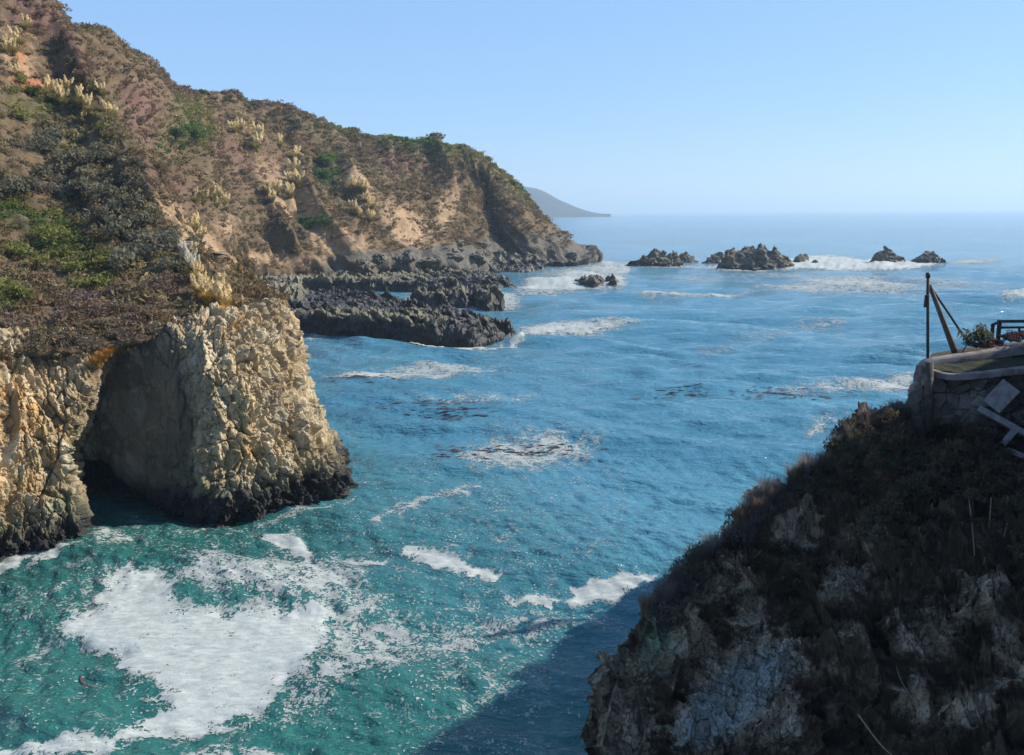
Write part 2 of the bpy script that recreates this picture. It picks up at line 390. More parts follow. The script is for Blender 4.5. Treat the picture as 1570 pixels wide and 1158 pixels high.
def mat_hill(name):
    t = NT(name); p = t.pos()
    n1 = t.noise(p, .12, 6, .6); n2 = t.noise(p, .9, 6, .65); n3 = t.noise(p, 3.5, 5, .7)
    c = t.mix(t.ramp(n2, .4, .62), (.10, .072, .044), (.15, .105, .060))
    soil = t.mix(t.ramp(n2, .38, .64), (.40, .275, .16), (.29, .185, .105)); soil = t.mix(t.ramp(t.noise(p, .5, 7, .7, .6), .45, .62), soil, (.21, .15, .095)); soil = t.mix(t.ramp(n3, .5, .7), soil, (.17, .12, .08))
    soil = t.mix(t.attr('red'), soil, (.36, .10, .05))
    s = t.ramp(t.math('ADD', t.attr('soil'), t.math('MULTIPLY', t.math('SUBTRACT', n2, .5), 1.4)), .3, .6)
    c = t.mix(s, c, soil)
    c = t.mix(t.math('MULTIPLY', t.attr('purp'), .7), c, (.16, .085, .075))
    c = t.mix(t.math('MULTIPLY', t.math('MULTIPLY', t.attr('green'), t.ramp(n2, .4, .6)), .7), c, (.07, .09, .03))
    rk = t.mix(t.ramp(n3, .4, .65), (.075, .07, .06), (.17, .15, .12))
    c = t.mix(t.ramp(t.math('ADD', t.attr('rock'), t.math('MULTIPLY', t.math('SUBTRACT', n2, .5), .8)), .4, .6), c, rk)
    h = t.math('ADD', n2, t.math('MULTIPLY', n3, .5))
    return t.fin(c, .95, t.bump(h, .9, .5), .1)
HILLM = mat_hill('hillside_scrub')

far_cols = [
 colfrom(60,330,130, 10,-90,165), colfrom(150,330,140, 74,14,172, 1.2), colfrom(225,345,160, 187,80,205, 1.2), colfrom(300,400,190, 247,116,245, 1.3),
 colfrom(350,418,226, 328,145,290, 1.3, -6), colfrom(430,415,236, 418,175,312, 1.4), colfrom(530,412,246, 530,209,327, 1.5, -4), colfrom(580,410,255, 575,218,332, 1.5),
 colfrom(620,410,262, 622,224,336, 1.5, 8), colfrom(700,408,280, 688,236,346, 1.3, 17), colfrom(765,408,312, 740,258,352, 2., 24), colfrom(815,407,330, 786,284,362, 2.2, -7),
 colfrom(850,406,338, 808,305,366, 2., -5), colfrom(885,405,346, 834,338,368, 1.6, -3), colfrom(900,405,356, 856,372,369, 1.4), colfrom(913,404,362, 896,396,369, 1.)]
C = np.array(far_cols).swapaxes(0, 1)
V = loft(C, 330, 620)
N = blur(gnormal(V), 6)
if (N[..., 2].mean() < 0): N = -N
rows = np.linspace(0, 1, 330)[:, None]
px, py = project(V)
u = px*.03
# ribs and gullies run down the slope, broken rock low on it
wv = 90*(fbm(V*.014+3, 3)-.5)
gul = fbm(np.stack([(px-.55*py+wv)*.014, py*.006, 0*px], -1), 4, True)-.55
gul2 = fbm(np.stack([(px-.4*py+wv)*.045, py*.016, 0*px+5], -1), 4, True)-.55
inface = sstep(0, .06, rows)*sstep(.62, .3, rows)
lowrock = sstep(372, 405, py+20*(fbm(np.stack([px*.03, py*.02, 0*px], -1), 3)-.5)) * sstep(420, 560, px)
lowrock = np.maximum(lowrock, sstep(690, 760, px)*sstep(300, 400, py)*.75); lowrock = np.maximum(lowrock, sstep(835, 880, px)*.6)
f1, f2, cv = worley(V*np.array([.22, .22, .15]))
disp = (gul*10+gul2*5)*inface+(fbm(V*.05, 5)-.5)*(.8+8*inface)+lowrock*(f1*3.6+(cv-.5)*1.2+(fbm(V*.4, 3, True)-.5)*2.2)
disp = blur(disp, 2)
V = V+N*disp[..., None]*np.array([1, 1, .75])
px, py = project(V)
at = dict(soil=zone(px, py, SOIL), red=zone(px, py, RED), purp=zone(px, py, PURP), green=zone(px, py, GREEN), rock=lowrock)
FARHILL = dict(V=V, N=gnormal(V), px=px, py=py, lowrock=lowrock, **{k: at[k] for k in ('soil', 'green', 'purp')})
if FARHILL['N'][..., 2].mean() < 0: FARHILL['N'] = -FARHILL['N']
hill = link('hillside', mesh_np('hillside', V, gridfaces(*V.shape[:2]), {k: a.ravel() for k, a in at.items()}), HILLM)
tag(hill, 'long brown scrub covered hillside falling to the sea behind the cove', kind='structure')

near_cols = [
 colfrom(-420,560,42, -420,-330,120, skirt=-1.5, near=True), colfrom(-200,540,48, -190,-230,140, skirt=-1.5, near=True), colfrom(0,530,54.5, -60,-110,152, skirt=-1.5, near=True), colfrom(100,526,56, 75,4,150, skirt=-1.5, near=True), colfrom(180,518,58, 128,108,130, 1.05, skirt=-1.5, near=True),
 colfrom(240,508,59, 188,200,110, 1.05, skirt=-1.5, near=True), colfrom(300,497,60, 245,290,95, skirt=-1.5, near=True), colfrom(345,478,62.5, 288,362,85, skirt=-1.5, near=True), colfrom(385,464,65.5, 335,412,76, skirt=-1.5, near=True), colfrom(415,470,68, 385,445,73, skirt=-1.5, near=True), colfrom(428,482,69.5, 424,474,71, skirt=-1.5, near=True)]
C = np.array(near_cols).swapaxes(0, 1)
V = loft(C, 300, 420); N = blur(gnormal(V), 6)
if N[..., 2].mean() < 0: N = -N
rows = np.linspace(0, 1, 300)[:, None]
px, py = project(V)
inface = sstep(.05, .2, rows)*sstep(.72, .4, rows)
hol = zone(px, py, [(15,215,40,16,20,1),(150,330,60,14,40,.6),(215,380,50,10,30,.5),(110,120,50,10,40,.5)])
disp = ((fbm(np.stack([px*.010-py*.006, py*.006, 0*px], -1), 4, True)-.55)*4+(fbm(V*.22, 4)-.5)*2.2)*inface+(fbm(V*.8, 4)-.5)*.5-hol*2.2
V = V+N*disp[..., None]; px, py = project(V)
at = dict(soil=zone(px, py, SOIL), red=zone(px, py, RED), purp=zone(px, py, PURP), green=zone(px, py, GREEN), rock=0*px)
NEARHILL = dict(V=V, N=gnormal(V), px=px, py=py, lowrock=0*px, **{k: at[k] for k in ('soil', 'green', 'purp')})
if NEARHILL['N'][..., 2].mean() < 0: NEARHILL['N'] = -NEARHILL['N']
hill = link('hillside_spur', mesh_np('hillside_spur', V, gridfaces(*V.shape[:2]), {k: a.ravel() for k, a in at.items()}), HILLM)
tag(hill, 'near scrub covered spur of the hillside above the cave cliff', kind='structure')

# far hill across the bay
C = []
for fx in np.linspace(690, 936, 14):
    top = np.interp(fx, [690, 768, 803, 817, 831, 854, 881, 904, 918, 936], [262, 276, 287, 289.5, 293, 306, 318, 326, 328.4, 329])
    d0, d1 = 3600, 4300
    a = P(fx, 333, d0); a[2] = -6; m = P(fx, (328.5*2+top)/3+.3, (2*d0+d1)/3); m[2] = max(m[2], -4); b = P(fx, top, d1)
    e = b.copy(); e[1] += 1200; e[2] = -8; C.append([a, m, b, e])
V = loft(np.array(C).swapaxes(0, 1), 60, 120); V = V+np.stack([0*V[..., 0], 0*V[..., 0], (fbm(V*.006, 4)-.5)*16*np.clip(V[..., 2]/60, 0, 1)], -1)
t = NT('distant_scrub'); MFAR = t.fin(t.mix(t.ramp(t.noise(t.pos(), .01, 5), .4, .6), (.028, .028, .024), (.042, .038, .03)), .95)
tag(link('distant_hill', mesh_np('distant_hill', V, gridfaces(60, 120)), MFAR), 'hazy blue hill sloping into the sea beyond the headland', kind='structure')

# ------------------------------------------------------------------ the cave cliff on the left
def sta(base, *pts, inner=((0, 4, .5), (0, 9, 0))):
    """one profile: waterline point, points up the face, then over the top"""
    b = W(*base) if len(base) == 2 else np.array(base, float)
    o = [b+np.array([0, 0, -2.5]), b]+[P(*q) if not isinstance(q, np.ndarray) else q for q in pts]
    for dx, dy, dz in inner: o.append(o[2+len(pts)-1]+np.array([dx, dy, dz]))
    return o
A3 = lambda *a: np.array(a, float)
cols = [
 sta((-34, 40, 0), A3(-34, 40.5, 2), A3(-34.3, 41, 5), A3(-35, 42, 8), A3(-36, 43, 11), A3(-38, 44, 12.5)),
 sta((-40, 868), (-40,800,47.5), (-45,720,48.2), (-40,640,49.5), (-40,580,51), (-40,535,53)),
 sta((20, 858), (20,800,49.6), (10,720,50.3), (15,640,51.8), (15,580,53), (15,532,55)),
 sta((75, 849), (70,800,50.8), (55,720,51.6), (70,640,53), (78,590,54), (80,535,56)),
 sta((112, 838), (112,800,51.7), (96,715,52.4), (112,640,53.8), (135,585,55), (150,530,57)),
 sta((119, 833), (119,798,52.4), (101,700,53.4), (124,640,54.5), (148,590,56), (172,524,58)),
 sta((-28.2, 55.5, 0), A3(-28.4,55.6,1.4), A3(-28.9,56,4.2), A3(-28.2,56.6,6.6), A3(-27.4,57,9), (182,520,58.4)),
 sta((-33, 63, 0), A3(-33.2,63,1.4), A3(-32.5,62.5,4.4), (120,690,60.2), (152,590,59.2), (190,519,58.6)),
 sta((-31.5, 67, 0), A3(-31.4,66.8,1.4), A3(-29.6,62.5,4.0), (140,700,59.8), (168,590,59.2), (200,518,58.6)),
 sta((-27.6, 67, 0), A3(-27.6,66.6,1.5), (188,732,60.2), (195,690,59.2), (200,590,59.0), (215,516,58.6)),
 sta((-24, 64, 0), A3(-24,63.8,.9), (248,764,59.0), (248,690,58.5), (245,590,58.6), (250,510,58.8)),
 sta((-20.6, 58.4, 0), A3(-20.6,58.2,.7), (308,770,57.6), (300,690,57.7), (292,590,58.0), (300,500,59.4)),
 sta((345, 792), (335,775,56.6), (328,745,56.4), (318,680,56.4), (322,580,57.2), (335,496,60)),
 sta((388, 784), (385,765,57.3), (372,730,57.2), (365,665,57.2), (362,575,58), (368,492,61.5)),
 sta((440, 777), (435,750,58.8), (425,715,58.8), (408,640,58.9), (400,560,60), (396,482,63.5)),
 sta((478, 769), (472,746,60.5), (462,700,60.6), (443,630,61.1), (428,550,62.5), (420,478,66), inner=((-.6, 3, .3), (-2, 8, 0))),
 sta((508, 759), (504,730,62.2), (491,692,62.5), (463,625,63.4), (448,550,64.8), (438,480,67.6), inner=((-1.2, 2, .2), (-3, 5, 0))),
 sta((516, 747), (514,722,63.8), (503,680,64.2), (469,625,65.4), (454,550,66.8), (448,490,69), inner=((-1.6, .8, .1), (-4, 2, -.3))),
 sta((-13.9, 68, 0), A3(-14.3,68,1.6), A3(-15.4,68.3,4), A3(-16.7,68.8,7), A3(-17.7,69.6,10), A3(-18.8,70.6,11.4), inner=((-2, 0, .1), (-5, 0, -.5))),
 sta((-17, 74, 0), A3(-17.3,74,1.6), A3(-18,74,4), A3(-19,74,7), A3(-20,74,10), A3(-21,73.6,12), inner=((-2, -1, .3), (-5, -2, -1))),
 sta((-28, 82, 0), A3(-28.3,82,1.6), A3(-29,82,4), A3(-30,82,7), A3(-30.5,81,10), A3(-31,80,12), inner=((-2, -1, .3), (-5, -2, -1)))]
C = np.array(cols).swapaxes(0, 1)
V = loft(C, 500, 1000)
N = blur(gnormal(V), 10); N /= np.linalg.norm(N, axis=-1, keepdims=True)+1e-9
if N[..., 1].mean() > 0: N = -N
px, py = project(V)
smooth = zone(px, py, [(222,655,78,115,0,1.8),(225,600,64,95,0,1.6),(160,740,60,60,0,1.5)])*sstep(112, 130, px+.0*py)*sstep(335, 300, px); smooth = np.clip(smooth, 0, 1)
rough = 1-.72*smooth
Q = V*np.array([.55, .55, .3])+.5*fbm(V*.5, 2)[..., None]
f1, f2, cv = worley(Q); g1, g2, cw = worley(V*np.array([1.5, 1.5, .9])+7)
Z3 = V[..., 2]; Qs = np.stack([V[..., 0]+.35*Z3, V[..., 1]-.2*Z3, .28*Z3], -1)
h1, h2, cx_ = worley(np.stack([V[..., 0]+.3*Z3, V[..., 1], .5*Z3], -1)*3.6+3)
disp = rough*(f1*.62+(cv-.5)*.2+g1*.36-.25*sstep(.07, 0, f2)-.16*sstep(.08, 0, g2)+h1*.22+(fbm(Qs*.7, 6, True)-.55)*1.15+(fbm(Qs*2.6+4, 4, True)-.55)*.36)+(fbm(V*4., 3, True)-.5)*.12*rough+(fbm(V*.35, 3)-.5)*.7
base = sstep(1.9, .3, V[..., 2]); disp += base*(worley(V*1.1)[0]*.9+.25)
disp = disp*(1-.7*sstep(.74, .86, np.linspace(0, 1, 500)[:, None]))
V = V+N*disp[..., None]
px, py = project(V)
at = dict(ochre=zone(px, py, [(155,555,26,30,0,1.2),(40,620,60,60,0,.95),(20,740,50,60,0,.8),(85,680,26,40,20,.7),(235,545,10,30,0,.7),(140,640,20,30,0,.5),(385,690,20,30,0,.6),(400,490,60,16,0,.35),(5,600,14,50,0,.7),(450,520,20,40,0,.4)]),
          algae=zone(px, py, [(90,790,30,60,0,1.),(20,820,60,30,0,.8),(60,690,16,40,40,.6),(300,725,30,25,0,.7),(370,640,10,60,0,.5),(410,730,14,30,0,.4),(110,700,12,60,10,.9)]),
          face_shade=np.clip(smooth*1.2, 0, 1))  # dark smooth rock, with the shade of the face painted into its colour
ROCKM = mat_rock('cave_cliff_rock', (.47, .365, .205), (.33, .235, .12), (.54, .46, .32), 1.6, 1., [('ochre', (.42, .22, .05)), ('algae', (.10, .13, .065)), ('face_shade', (.088, .072, .054))])
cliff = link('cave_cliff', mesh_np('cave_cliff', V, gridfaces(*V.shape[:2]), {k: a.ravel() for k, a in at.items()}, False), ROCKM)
tag(cliff, 'pale tan sea cliff with a dark hollow cave at the foot of the scrub slope', 'cliff', kind='thing')
CLIFF = dict(V=V, px=px, py=py, N=N)

# ------------------------------------------------------------------ rocks standing in the sea and the shelves
def rock_field(name, outline, top, mat, edge=2., jag=1., res=.5, label=None, cat='rock', group=None, seed=0, low=-1.5, cell=.35, beds=1.):
    """outline: world xy polygon at the water, top(x, y): height of the crest there"""
    o = np.array(outline)[:, :2]; lo, hi = o.min(0)-edge*.8, o.max(0)+edge*.8
    nx, ny = [int(min(640, max(24, (hi[k]-lo[k])/res))) for k in (0, 1)]
    X, Y = np.meshgrid(np.linspace(lo[0], hi[0], nx), np.linspace(lo[1], hi[1], ny)); q = np.stack([X, Y, 0*X+seed*9.1], -1)
    sd = poly_sd(X+jag*3.4*(fbm(q*.3, 5)-.5), Y+jag*3.4*(fbm(q*.3+5, 5)-.5), o)
    m = sstep(-edge*.35, edge, sd)
    tp = top(X, Y) if callable(top) else 0*X+top
    fa, f2, cv = worley(q*np.array([cell, cell, 1])); fb, g2, cw = worley(q*np.array([cell*2.7, cell*2.7, 1])+11)
    u = X*.30*cell*2+Y*.16*cell*2+1.6*fbm(q*.12*cell*2+3, 4); u = u-np.floor(u); bed = beds*(sstep(0, .18, u)*(1-sstep(.18, 1, u)*.95)-.5)*3.2*np.clip(fbm(q*.11*cell*2+20, 3)*2.4-.75, 0, 1)
    u = X*.9*cell*2-Y*.35*cell*2+2.5*fbm(q*.2*cell*2+13, 4); u = u-np.floor(u); bed += beds*(sstep(0, .2, u)*(1-sstep(.2, 1, u))-.4)*1.1*np.clip(fbm(q*.16*cell*2+40, 3)*2.4-.7, 0, 1)
    z = tp*m*(1+.55*(fbm(q*.3, 4)-.5))+m*jag*(fa*1.0+fb*.4+(fbm(q*.2, 4, True)-.55)*2.0+(fbm(q*1.1+7, 3, True)-.55)*.28+bed)*(.3+1.3*fbm(q*.15+31, 2))*m
    z = np.where(m > 0, z, 0)+low*(1-sstep(0, .35, m))
    V = np.stack([X, Y, z], -1); q3 = V*np.array([.5, .5, .8])*max(1, cell*2)+seed
    V = V+np.stack([fbm(q3, 4)-.5, fbm(q3+17, 4)-.5, 0*z], -1)*2.6*jag*sstep(.0, .3, m)[..., None]
    keep = (m > .01).ravel()[gridfaces(ny, nx)].any(1)
    f = gridfaces(ny, nx)[keep]; u, inv = np.unique(f, return_inverse=True)
    ob = link(name, mesh_np(name, V.reshape(-1, 3)[u], inv.reshape(-1, 4), None, False), mat)
    return tag(ob, label, cat, group, 'thing')
SHELFM = mat_rock('dark_shelf_rock', (.074, .078, .058), (.12, .115, .085), (.27, .255, .20), 2.9, .45, None, (1, 1, 1), .12)  # high wet line also paints in the shade of the shelf fronts
STACKM = mat_rock('sea_stack_rock', (.045, .040, .036), (.065, .058, .05), (.105, .095, .08), 1.4, .4, None, (1, 1, 1), .12)
def px_out(lst): return [W(*q)[:2] for q in lst]
w = px_out
rock_field('rock_shelf', w([(425,512),(470,512),(540,520),(640,526),(725,528),(760,524),(792,520),(785,508),(762,498),(730,490),(680,481),(635,476),(600,462),(500,456),(430,460)]),
           lambda x, y: np.interp(x, [-48, -30, -12, -4, -1, 1.5], [4.0, 3.4, 2.4, 1.8, 1.2, .4])*np.interp(y, [132, 145, 158, 172, 205], [1, .9, .55, .3, .3]), SHELFM, 1.0, .62, .13, 'long dark rock shelf with a steep black front and white surf along its foot', 'rock shelf', None, 1, cell=.5)
rock_field('rock_shelf', w([(380,450),(520,450),(600,449),(700,449),(760,447),(789,443),(780,432),(740,424),(640,428),(480,428),(380,428)]),
           lambda x, y: np.interp(x, [-65, -30, -8, 0], [3.3, 2.7, 1.5, .7]), SHELFM, .9, .7, .2, 'flat dark rock shelf lying between the hillside foot and the surf', 'rock shelf', None, 2, cell=.35)
rock_field('rock_shelf', w([(330,500),(440,492),(480,478),(470,462),(400,455),(330,455)]),
           lambda x, y: 0*x+3.6, SHELFM, 2.2, 1.2, .4, 'jumbled pale grey rock ledge behind the tip of the cave cliff', 'rock shelf', None, 12, cell=.45)
rock_field('rock_shelf', w([(330,436),(480,434),(600,430),(690,425),(790,418),(840,413),(800,407),(600,424),(330,430)]),
           lambda x, y: np.interp(x, [-70, -30, 0, 20], [3.6, 3.4, 2.8, 1.2]), SHELFM, 3, 1.3, .3, 'bouldery dark ledge along the foot of the long hillside', 'rock shelf', None, 13, cell=.25)
rock_field('sea_rock', w([(625,468),(660,474),(720,474),(735,466),(700,459),(650,460)]), 2.0, SHELFM, 1.2, .8, .3, 'low black rock behind the long shelf, left of a pointed one', 'rock', None, 3, cell=.5)
rock_field('sea_rock', w([(728,474),(750,477),(774,474),(772,467),(750,464),(730,466)]), 2.6, STACKM, .8, .8, .22, 'small pointed dark rock beside the end of the long shelf', 'rock', None, 4, cell=.6)
for k, (o, hh, lab) in enumerate([([(878,434),(893,437),(898,434),(885,431)], .7, 'tiny wave washed rock at the left of the low group off the headland'),
        ([(886,438),(910,441),(926,439),(924,432),(905,430)], 1.3, 'widest black rock of the low wave washed group off the headland'),
        ([(924,433),(938,436),(948,434),(940,430)], 1.0, 'jagged black rock at the back of the low wave washed group'),
        ([(930,439),(943,441),(951,438),(945,435)], .8, 'small black rock at the right end of the low wave washed group')]):
    rock_field('sea_rock', w(o), hh, STACKM, 1.0, .55, .25, lab, 'rock', 'low rocks awash off the headland', 20+k, cell=.5)
def stack(prof, base, thick, label, seed, jag=1.5, group='rocky islets off the point'):
    """crest line given by (pixel x, pixel y), base pixel row"""
    d = W(prof[0][0], base)[1]; xs = []; zs = []
    for a, b in prof: q = P(a, b, d); xs.append(q[0]); zs.append(max(q[2]*.86, .2))
    xs = np.array(xs); zs = np.array(zs); cx = .5*(xs[0]+xs[-1]); hw = .5*(xs[-1]-xs[0])
    th = np.linspace(0, 2*math.pi, 20, endpoint=False)
    out = [(cx+hw*math.copysign(abs(math.cos(a))**.8, math.cos(a)), d+thick*math.sin(a)) for a in th]
    rock_field('sea_stack', out, lambda x, y: np.interp(x+thick*.5*(fbm(np.stack([x*.25, y*.25, 0*x+seed], -1), 3)-.5)*np.clip(abs(y-d)/thick*3, 0, 2), xs, zs)*np.clip(1.05-.85*np.abs((y-d)/thick)**1.1, .15, 1.1), STACKM, min(2.2, hw*.4), jag*.8, .18, label, 'sea stack', group, seed, cell=.3, beds=.5)
stack([(960,407),(978,404),(986,392),(1000,390),(1005,380),(1012,381),(1020,392),(1030,386),(1040,390),(1048,404)], 408, 6, 'dark double peaked islet nearest to the headland', 31)
stack([(1036,402),(1043,392),(1052,387),(1060,391),(1068,402)], 402, 4, 'low dark rock just right of the double peaked islet', 32, 1.)
stack([(1074,405),(1084,396),(1094,389),(1104,386),(1112,394),(1122,400)], 404, 5, 'jagged rock joined to the left side of the largest islet', 33, 1.2)
stack([(1098,412),(1112,396),(1118,384),(1126,383),(1132,388),(1144,377),(1152,377),(1158,384),(1164,373),(1172,374),(1178,384),(1188,381),(1196,389),(1206,394),(1216,410)], 412, 8, 'largest dark craggy islet with the highest crest among white surf', 34)
stack([(1214,403),(1222,394),(1230,389),(1238,392),(1242,402)], 403, 4, 'small rounded brown rock right of the largest islet', 35, .9)
stack([(1243,405),(1250,399),(1256,402)], 405, 2, 'tiny dark rock in surf right of the rounded brown one', 36, .5)
stack([(1334,402),(1342,392),(1352,391),(1360,383),(1366,384),(1374,396),(1382,398),(1390,404)], 404, 5, 'dark pointed islet second from the right in the surf', 37)
stack([(1402,404),(1408,394),(1418,390),(1430,390),(1436,386),(1441,397),(1451,402)], 404, 5, 'dark wedge shaped islet furthest right in the surf', 38)

# boulders along the foot of the long hillside
def boulder_mesh(seed):
    import bmesh
    bm = bmesh.new(); bmesh.ops.create_icosphere(bm, subdivisions=4, radius=1)
    c = np.array([v.co[:] for v in bm.verts]); fa, _, cv = worley(c*1.3+seed*7.7); n = fbm(c*3+seed, 4)-.5
    c = c*(1+.5*fa+.5*(cv-.5)+.25*n)[:, None]*np.array([1, .85, .75])
    for v_, q in zip(bm.verts, c): v_.co = q
    me = bpy.data.meshes.new('boulder'); bm.to_mesh(me); bm.free(); return me
BM = [boulder_mesh(k) for k in range(4)]
for me in BM: me.materials.append(STACKM)
fv, fpx, fpy = FARHILL['V'], FARHILL['px'], FARHILL['py']
for k in range(120):
    bx = rng.uniform(545, 878) if k < 70 else rng.uniform(640, 772); by = rng.uniform(372, 410) if k >= 70 else np.interp(bx, [545, 700, 800, 905], [408, 402, 404, 403])+rng.uniform(-22, 6)*np.interp(bx, [545, 650, 850, 905], [.5, 1.2, .8, .2])
    i = np.argmin((fpx-bx)**2+(fpy-by)**2); q = fv.reshape(-1, 3)[i]
    o = bpy.data.objects.new('boulder', BM[k % 4]); COL.objects.link(o); o.location = q-np.array([0, 1.0, .2]); r = rng.uniform(.9, 2.6)*(1.25 if k >= 70 else 1)
    o.scale = (r, r, r*rng.uniform(.6, 1.1)); o.rotation_euler = rng.uniform(-.5, .5, 3)+np.array([0, 0, rng.uniform(0, 6)])
    tag(o, 'dark boulder lying among others at the foot of the long hillside', 'boulder', 'boulders at the foot of the hillside')

# ------------------------------------------------------------------ the shaded cliff on the right
rc = []   # bottom(px,py,d)  shoulder(px,py,d)  crest(px,py,d)
for lo, mid, hi in [((897,1300,28.6), (900,1130,29.6), (911,1062,30.6)), ((903,1300,28.3), (906,1110,29.9), (920,1024,31.2)), ((925,1300,28), (930,1100,30.2), (965,982,32.4)), ((960,1300,27.8), (968,1060,30.8), (1005,922,33.8)),
        ((1000,1300,27.5), (1010,1020,31.5), (1050,872,35.2)), ((1050,1300,27.3), (1062,1000,32), (1100,838,36.6)), ((1105,1300,27), (1115,975,32.6), (1152,774,38.6)), ((1165,1300,26.6), (1172,950,33), (1210,737,40)),
        ((1220,1300,26.2), (1226,920,33.4), (1262,692,41.6)), ((1275,1300,26), (1280,890,33.8), (1312,651,43)), ((1330,1300,25.6), (1334,860,34), (1362,630,44)), ((1385,1300,25), (1388,830,34.2), (1392,640,44.6)),
        ((1440,1300,24.4), (1440,810,34.4), (1440,662,45)), ((1510,1300,23.8), (1510,800,34.2), (1510,664,45)), ((1600,1300,23), (1600,790,33.6), (1600,664,45)), ((1750,1300,21), (1750,780,32), (1750,650,44)), ((2000,1300,19), (2000,780,31), (2000,640,43))]:
    lo, mid, hi = P(*lo), P(*mid), P(*hi)
    b0 = lo.copy(); b0[2] = -2; b0[1] -= .4
    q1 = lo*.5+mid*.5+np.array([0, -.3, .4]); q2 = mid*.55+hi*.45+np.array([0, .2, .25])
    back = hi+np.array([.9, 1.2, -.5]); back2 = hi+np.array([2.2, 3.2, -.5*hi[2]]); back3 = hi+np.array([3, 5, 0]); back3[2] = -2
    rc.append([b0, lo, q1, mid, q2, hi, back, back2, back3])
V = loft(np.array(rc).swapaxes(0, 1), 420, 620); N = blur(gnormal(V), 8)
if N[..., 1].mean() > 0: N = -N
rows = np.linspace(0, 1, 420)[:, None]; px, py = project(V)
f1, f2, cv = worley(V*np.array([.5, .5, .3])+3); g1, g2, cw = worley(V*np.array([1.5, 1.5, .8])+9)
slab = np.clip(zone(px, py, [(1130,1060,110,50,-40,1.3),(1010,985,36,40,0,.8),(950,1010,40,40,0,.6)]), 0, 1)
crestw = sstep(.75, .55, rows)
disp = (f1*1.2+(cv-.5)*.25+g1*.55-.3*sstep(.07, 0, f2)-.12*sstep(.08, 0, g2)+worley(V*np.array([3.5, 3.5, 2.])+1)[0]*.2)*(1-.5*slab)*(.3+.7*crestw)+(fbm(V*.45, 5, True)-.5)*1.0*(.3+.7*crestw)+(fbm(V*2.6, 4, True)-.5)*.16
V = V+N*disp[..., None]; px, py = project(V)
rockz = zone(px, py, [(1130,1060,120,56,-40,1.3),(1010,985,40,50,0,1.),(940,1060,40,90,0,.9),(1230,800,70,60,0,.6),(1150,930,60,50,-30,.7),(1430,960,90,70,0,.6),(1080,900,40,40,0,.7),(1500,900,60,60,0,.5),(1190,1100,60,60,0,.7),(1300,1050,50,50,0,.4),(1340,800,40,60,0,.3),(1480,1080,60,50,0,.7),(960,1120,60,80,0,.9),(1060,980,50,50,0,.8),(1290,900,50,40,0,.6),(1400,1080,60,60,0,.5),(1120,850,40,30,0,.6),(1540,1000,50,70,0,.5)])
bluez = zone(px, py, [(1125,1070,120,46,-40,1.2),(950,985,36,40,0,.5)]); greenz = zone(px, py, [(1005,980,26,40,0,1.),(965,1000,20,20,0,.6)])
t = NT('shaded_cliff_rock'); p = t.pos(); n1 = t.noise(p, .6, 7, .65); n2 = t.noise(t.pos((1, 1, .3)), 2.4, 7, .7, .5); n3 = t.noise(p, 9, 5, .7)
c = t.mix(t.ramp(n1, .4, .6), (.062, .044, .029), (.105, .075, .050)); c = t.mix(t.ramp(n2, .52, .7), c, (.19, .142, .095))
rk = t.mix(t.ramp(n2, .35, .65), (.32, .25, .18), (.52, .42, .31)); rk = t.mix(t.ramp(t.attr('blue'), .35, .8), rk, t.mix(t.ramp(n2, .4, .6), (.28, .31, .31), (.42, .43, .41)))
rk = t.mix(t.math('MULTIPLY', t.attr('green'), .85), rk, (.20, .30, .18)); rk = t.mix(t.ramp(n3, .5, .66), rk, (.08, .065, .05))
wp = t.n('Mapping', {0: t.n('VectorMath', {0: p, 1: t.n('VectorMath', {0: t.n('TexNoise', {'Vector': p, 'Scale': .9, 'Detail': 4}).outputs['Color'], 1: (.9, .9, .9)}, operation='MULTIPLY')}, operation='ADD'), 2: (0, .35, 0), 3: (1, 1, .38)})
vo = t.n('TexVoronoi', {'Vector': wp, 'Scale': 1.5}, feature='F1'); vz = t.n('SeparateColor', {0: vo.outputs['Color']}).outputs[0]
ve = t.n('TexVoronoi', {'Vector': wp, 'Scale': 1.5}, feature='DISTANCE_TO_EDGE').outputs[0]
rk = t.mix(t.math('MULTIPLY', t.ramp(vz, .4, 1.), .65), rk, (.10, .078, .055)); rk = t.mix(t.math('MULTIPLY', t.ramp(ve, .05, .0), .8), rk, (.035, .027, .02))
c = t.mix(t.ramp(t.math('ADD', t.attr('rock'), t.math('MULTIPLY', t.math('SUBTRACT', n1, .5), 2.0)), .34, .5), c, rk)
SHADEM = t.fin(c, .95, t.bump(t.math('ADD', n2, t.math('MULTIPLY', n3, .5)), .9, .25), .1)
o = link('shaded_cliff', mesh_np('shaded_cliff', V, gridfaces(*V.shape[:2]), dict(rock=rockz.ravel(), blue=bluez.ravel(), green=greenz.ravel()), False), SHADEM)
tag(o, 'dark shaded cliff of earth and grey rock below the stone terrace', 'cliff', kind='thing')
RCL = dict(V=V, N=gnormal(V), px=px, py=py, rows=rows+0*px, rock=rockz, vn=fbm(V*.3+5, 4))
if RCL['N'][..., 2].mean() < 0: RCL['N'] = -RCL['N']
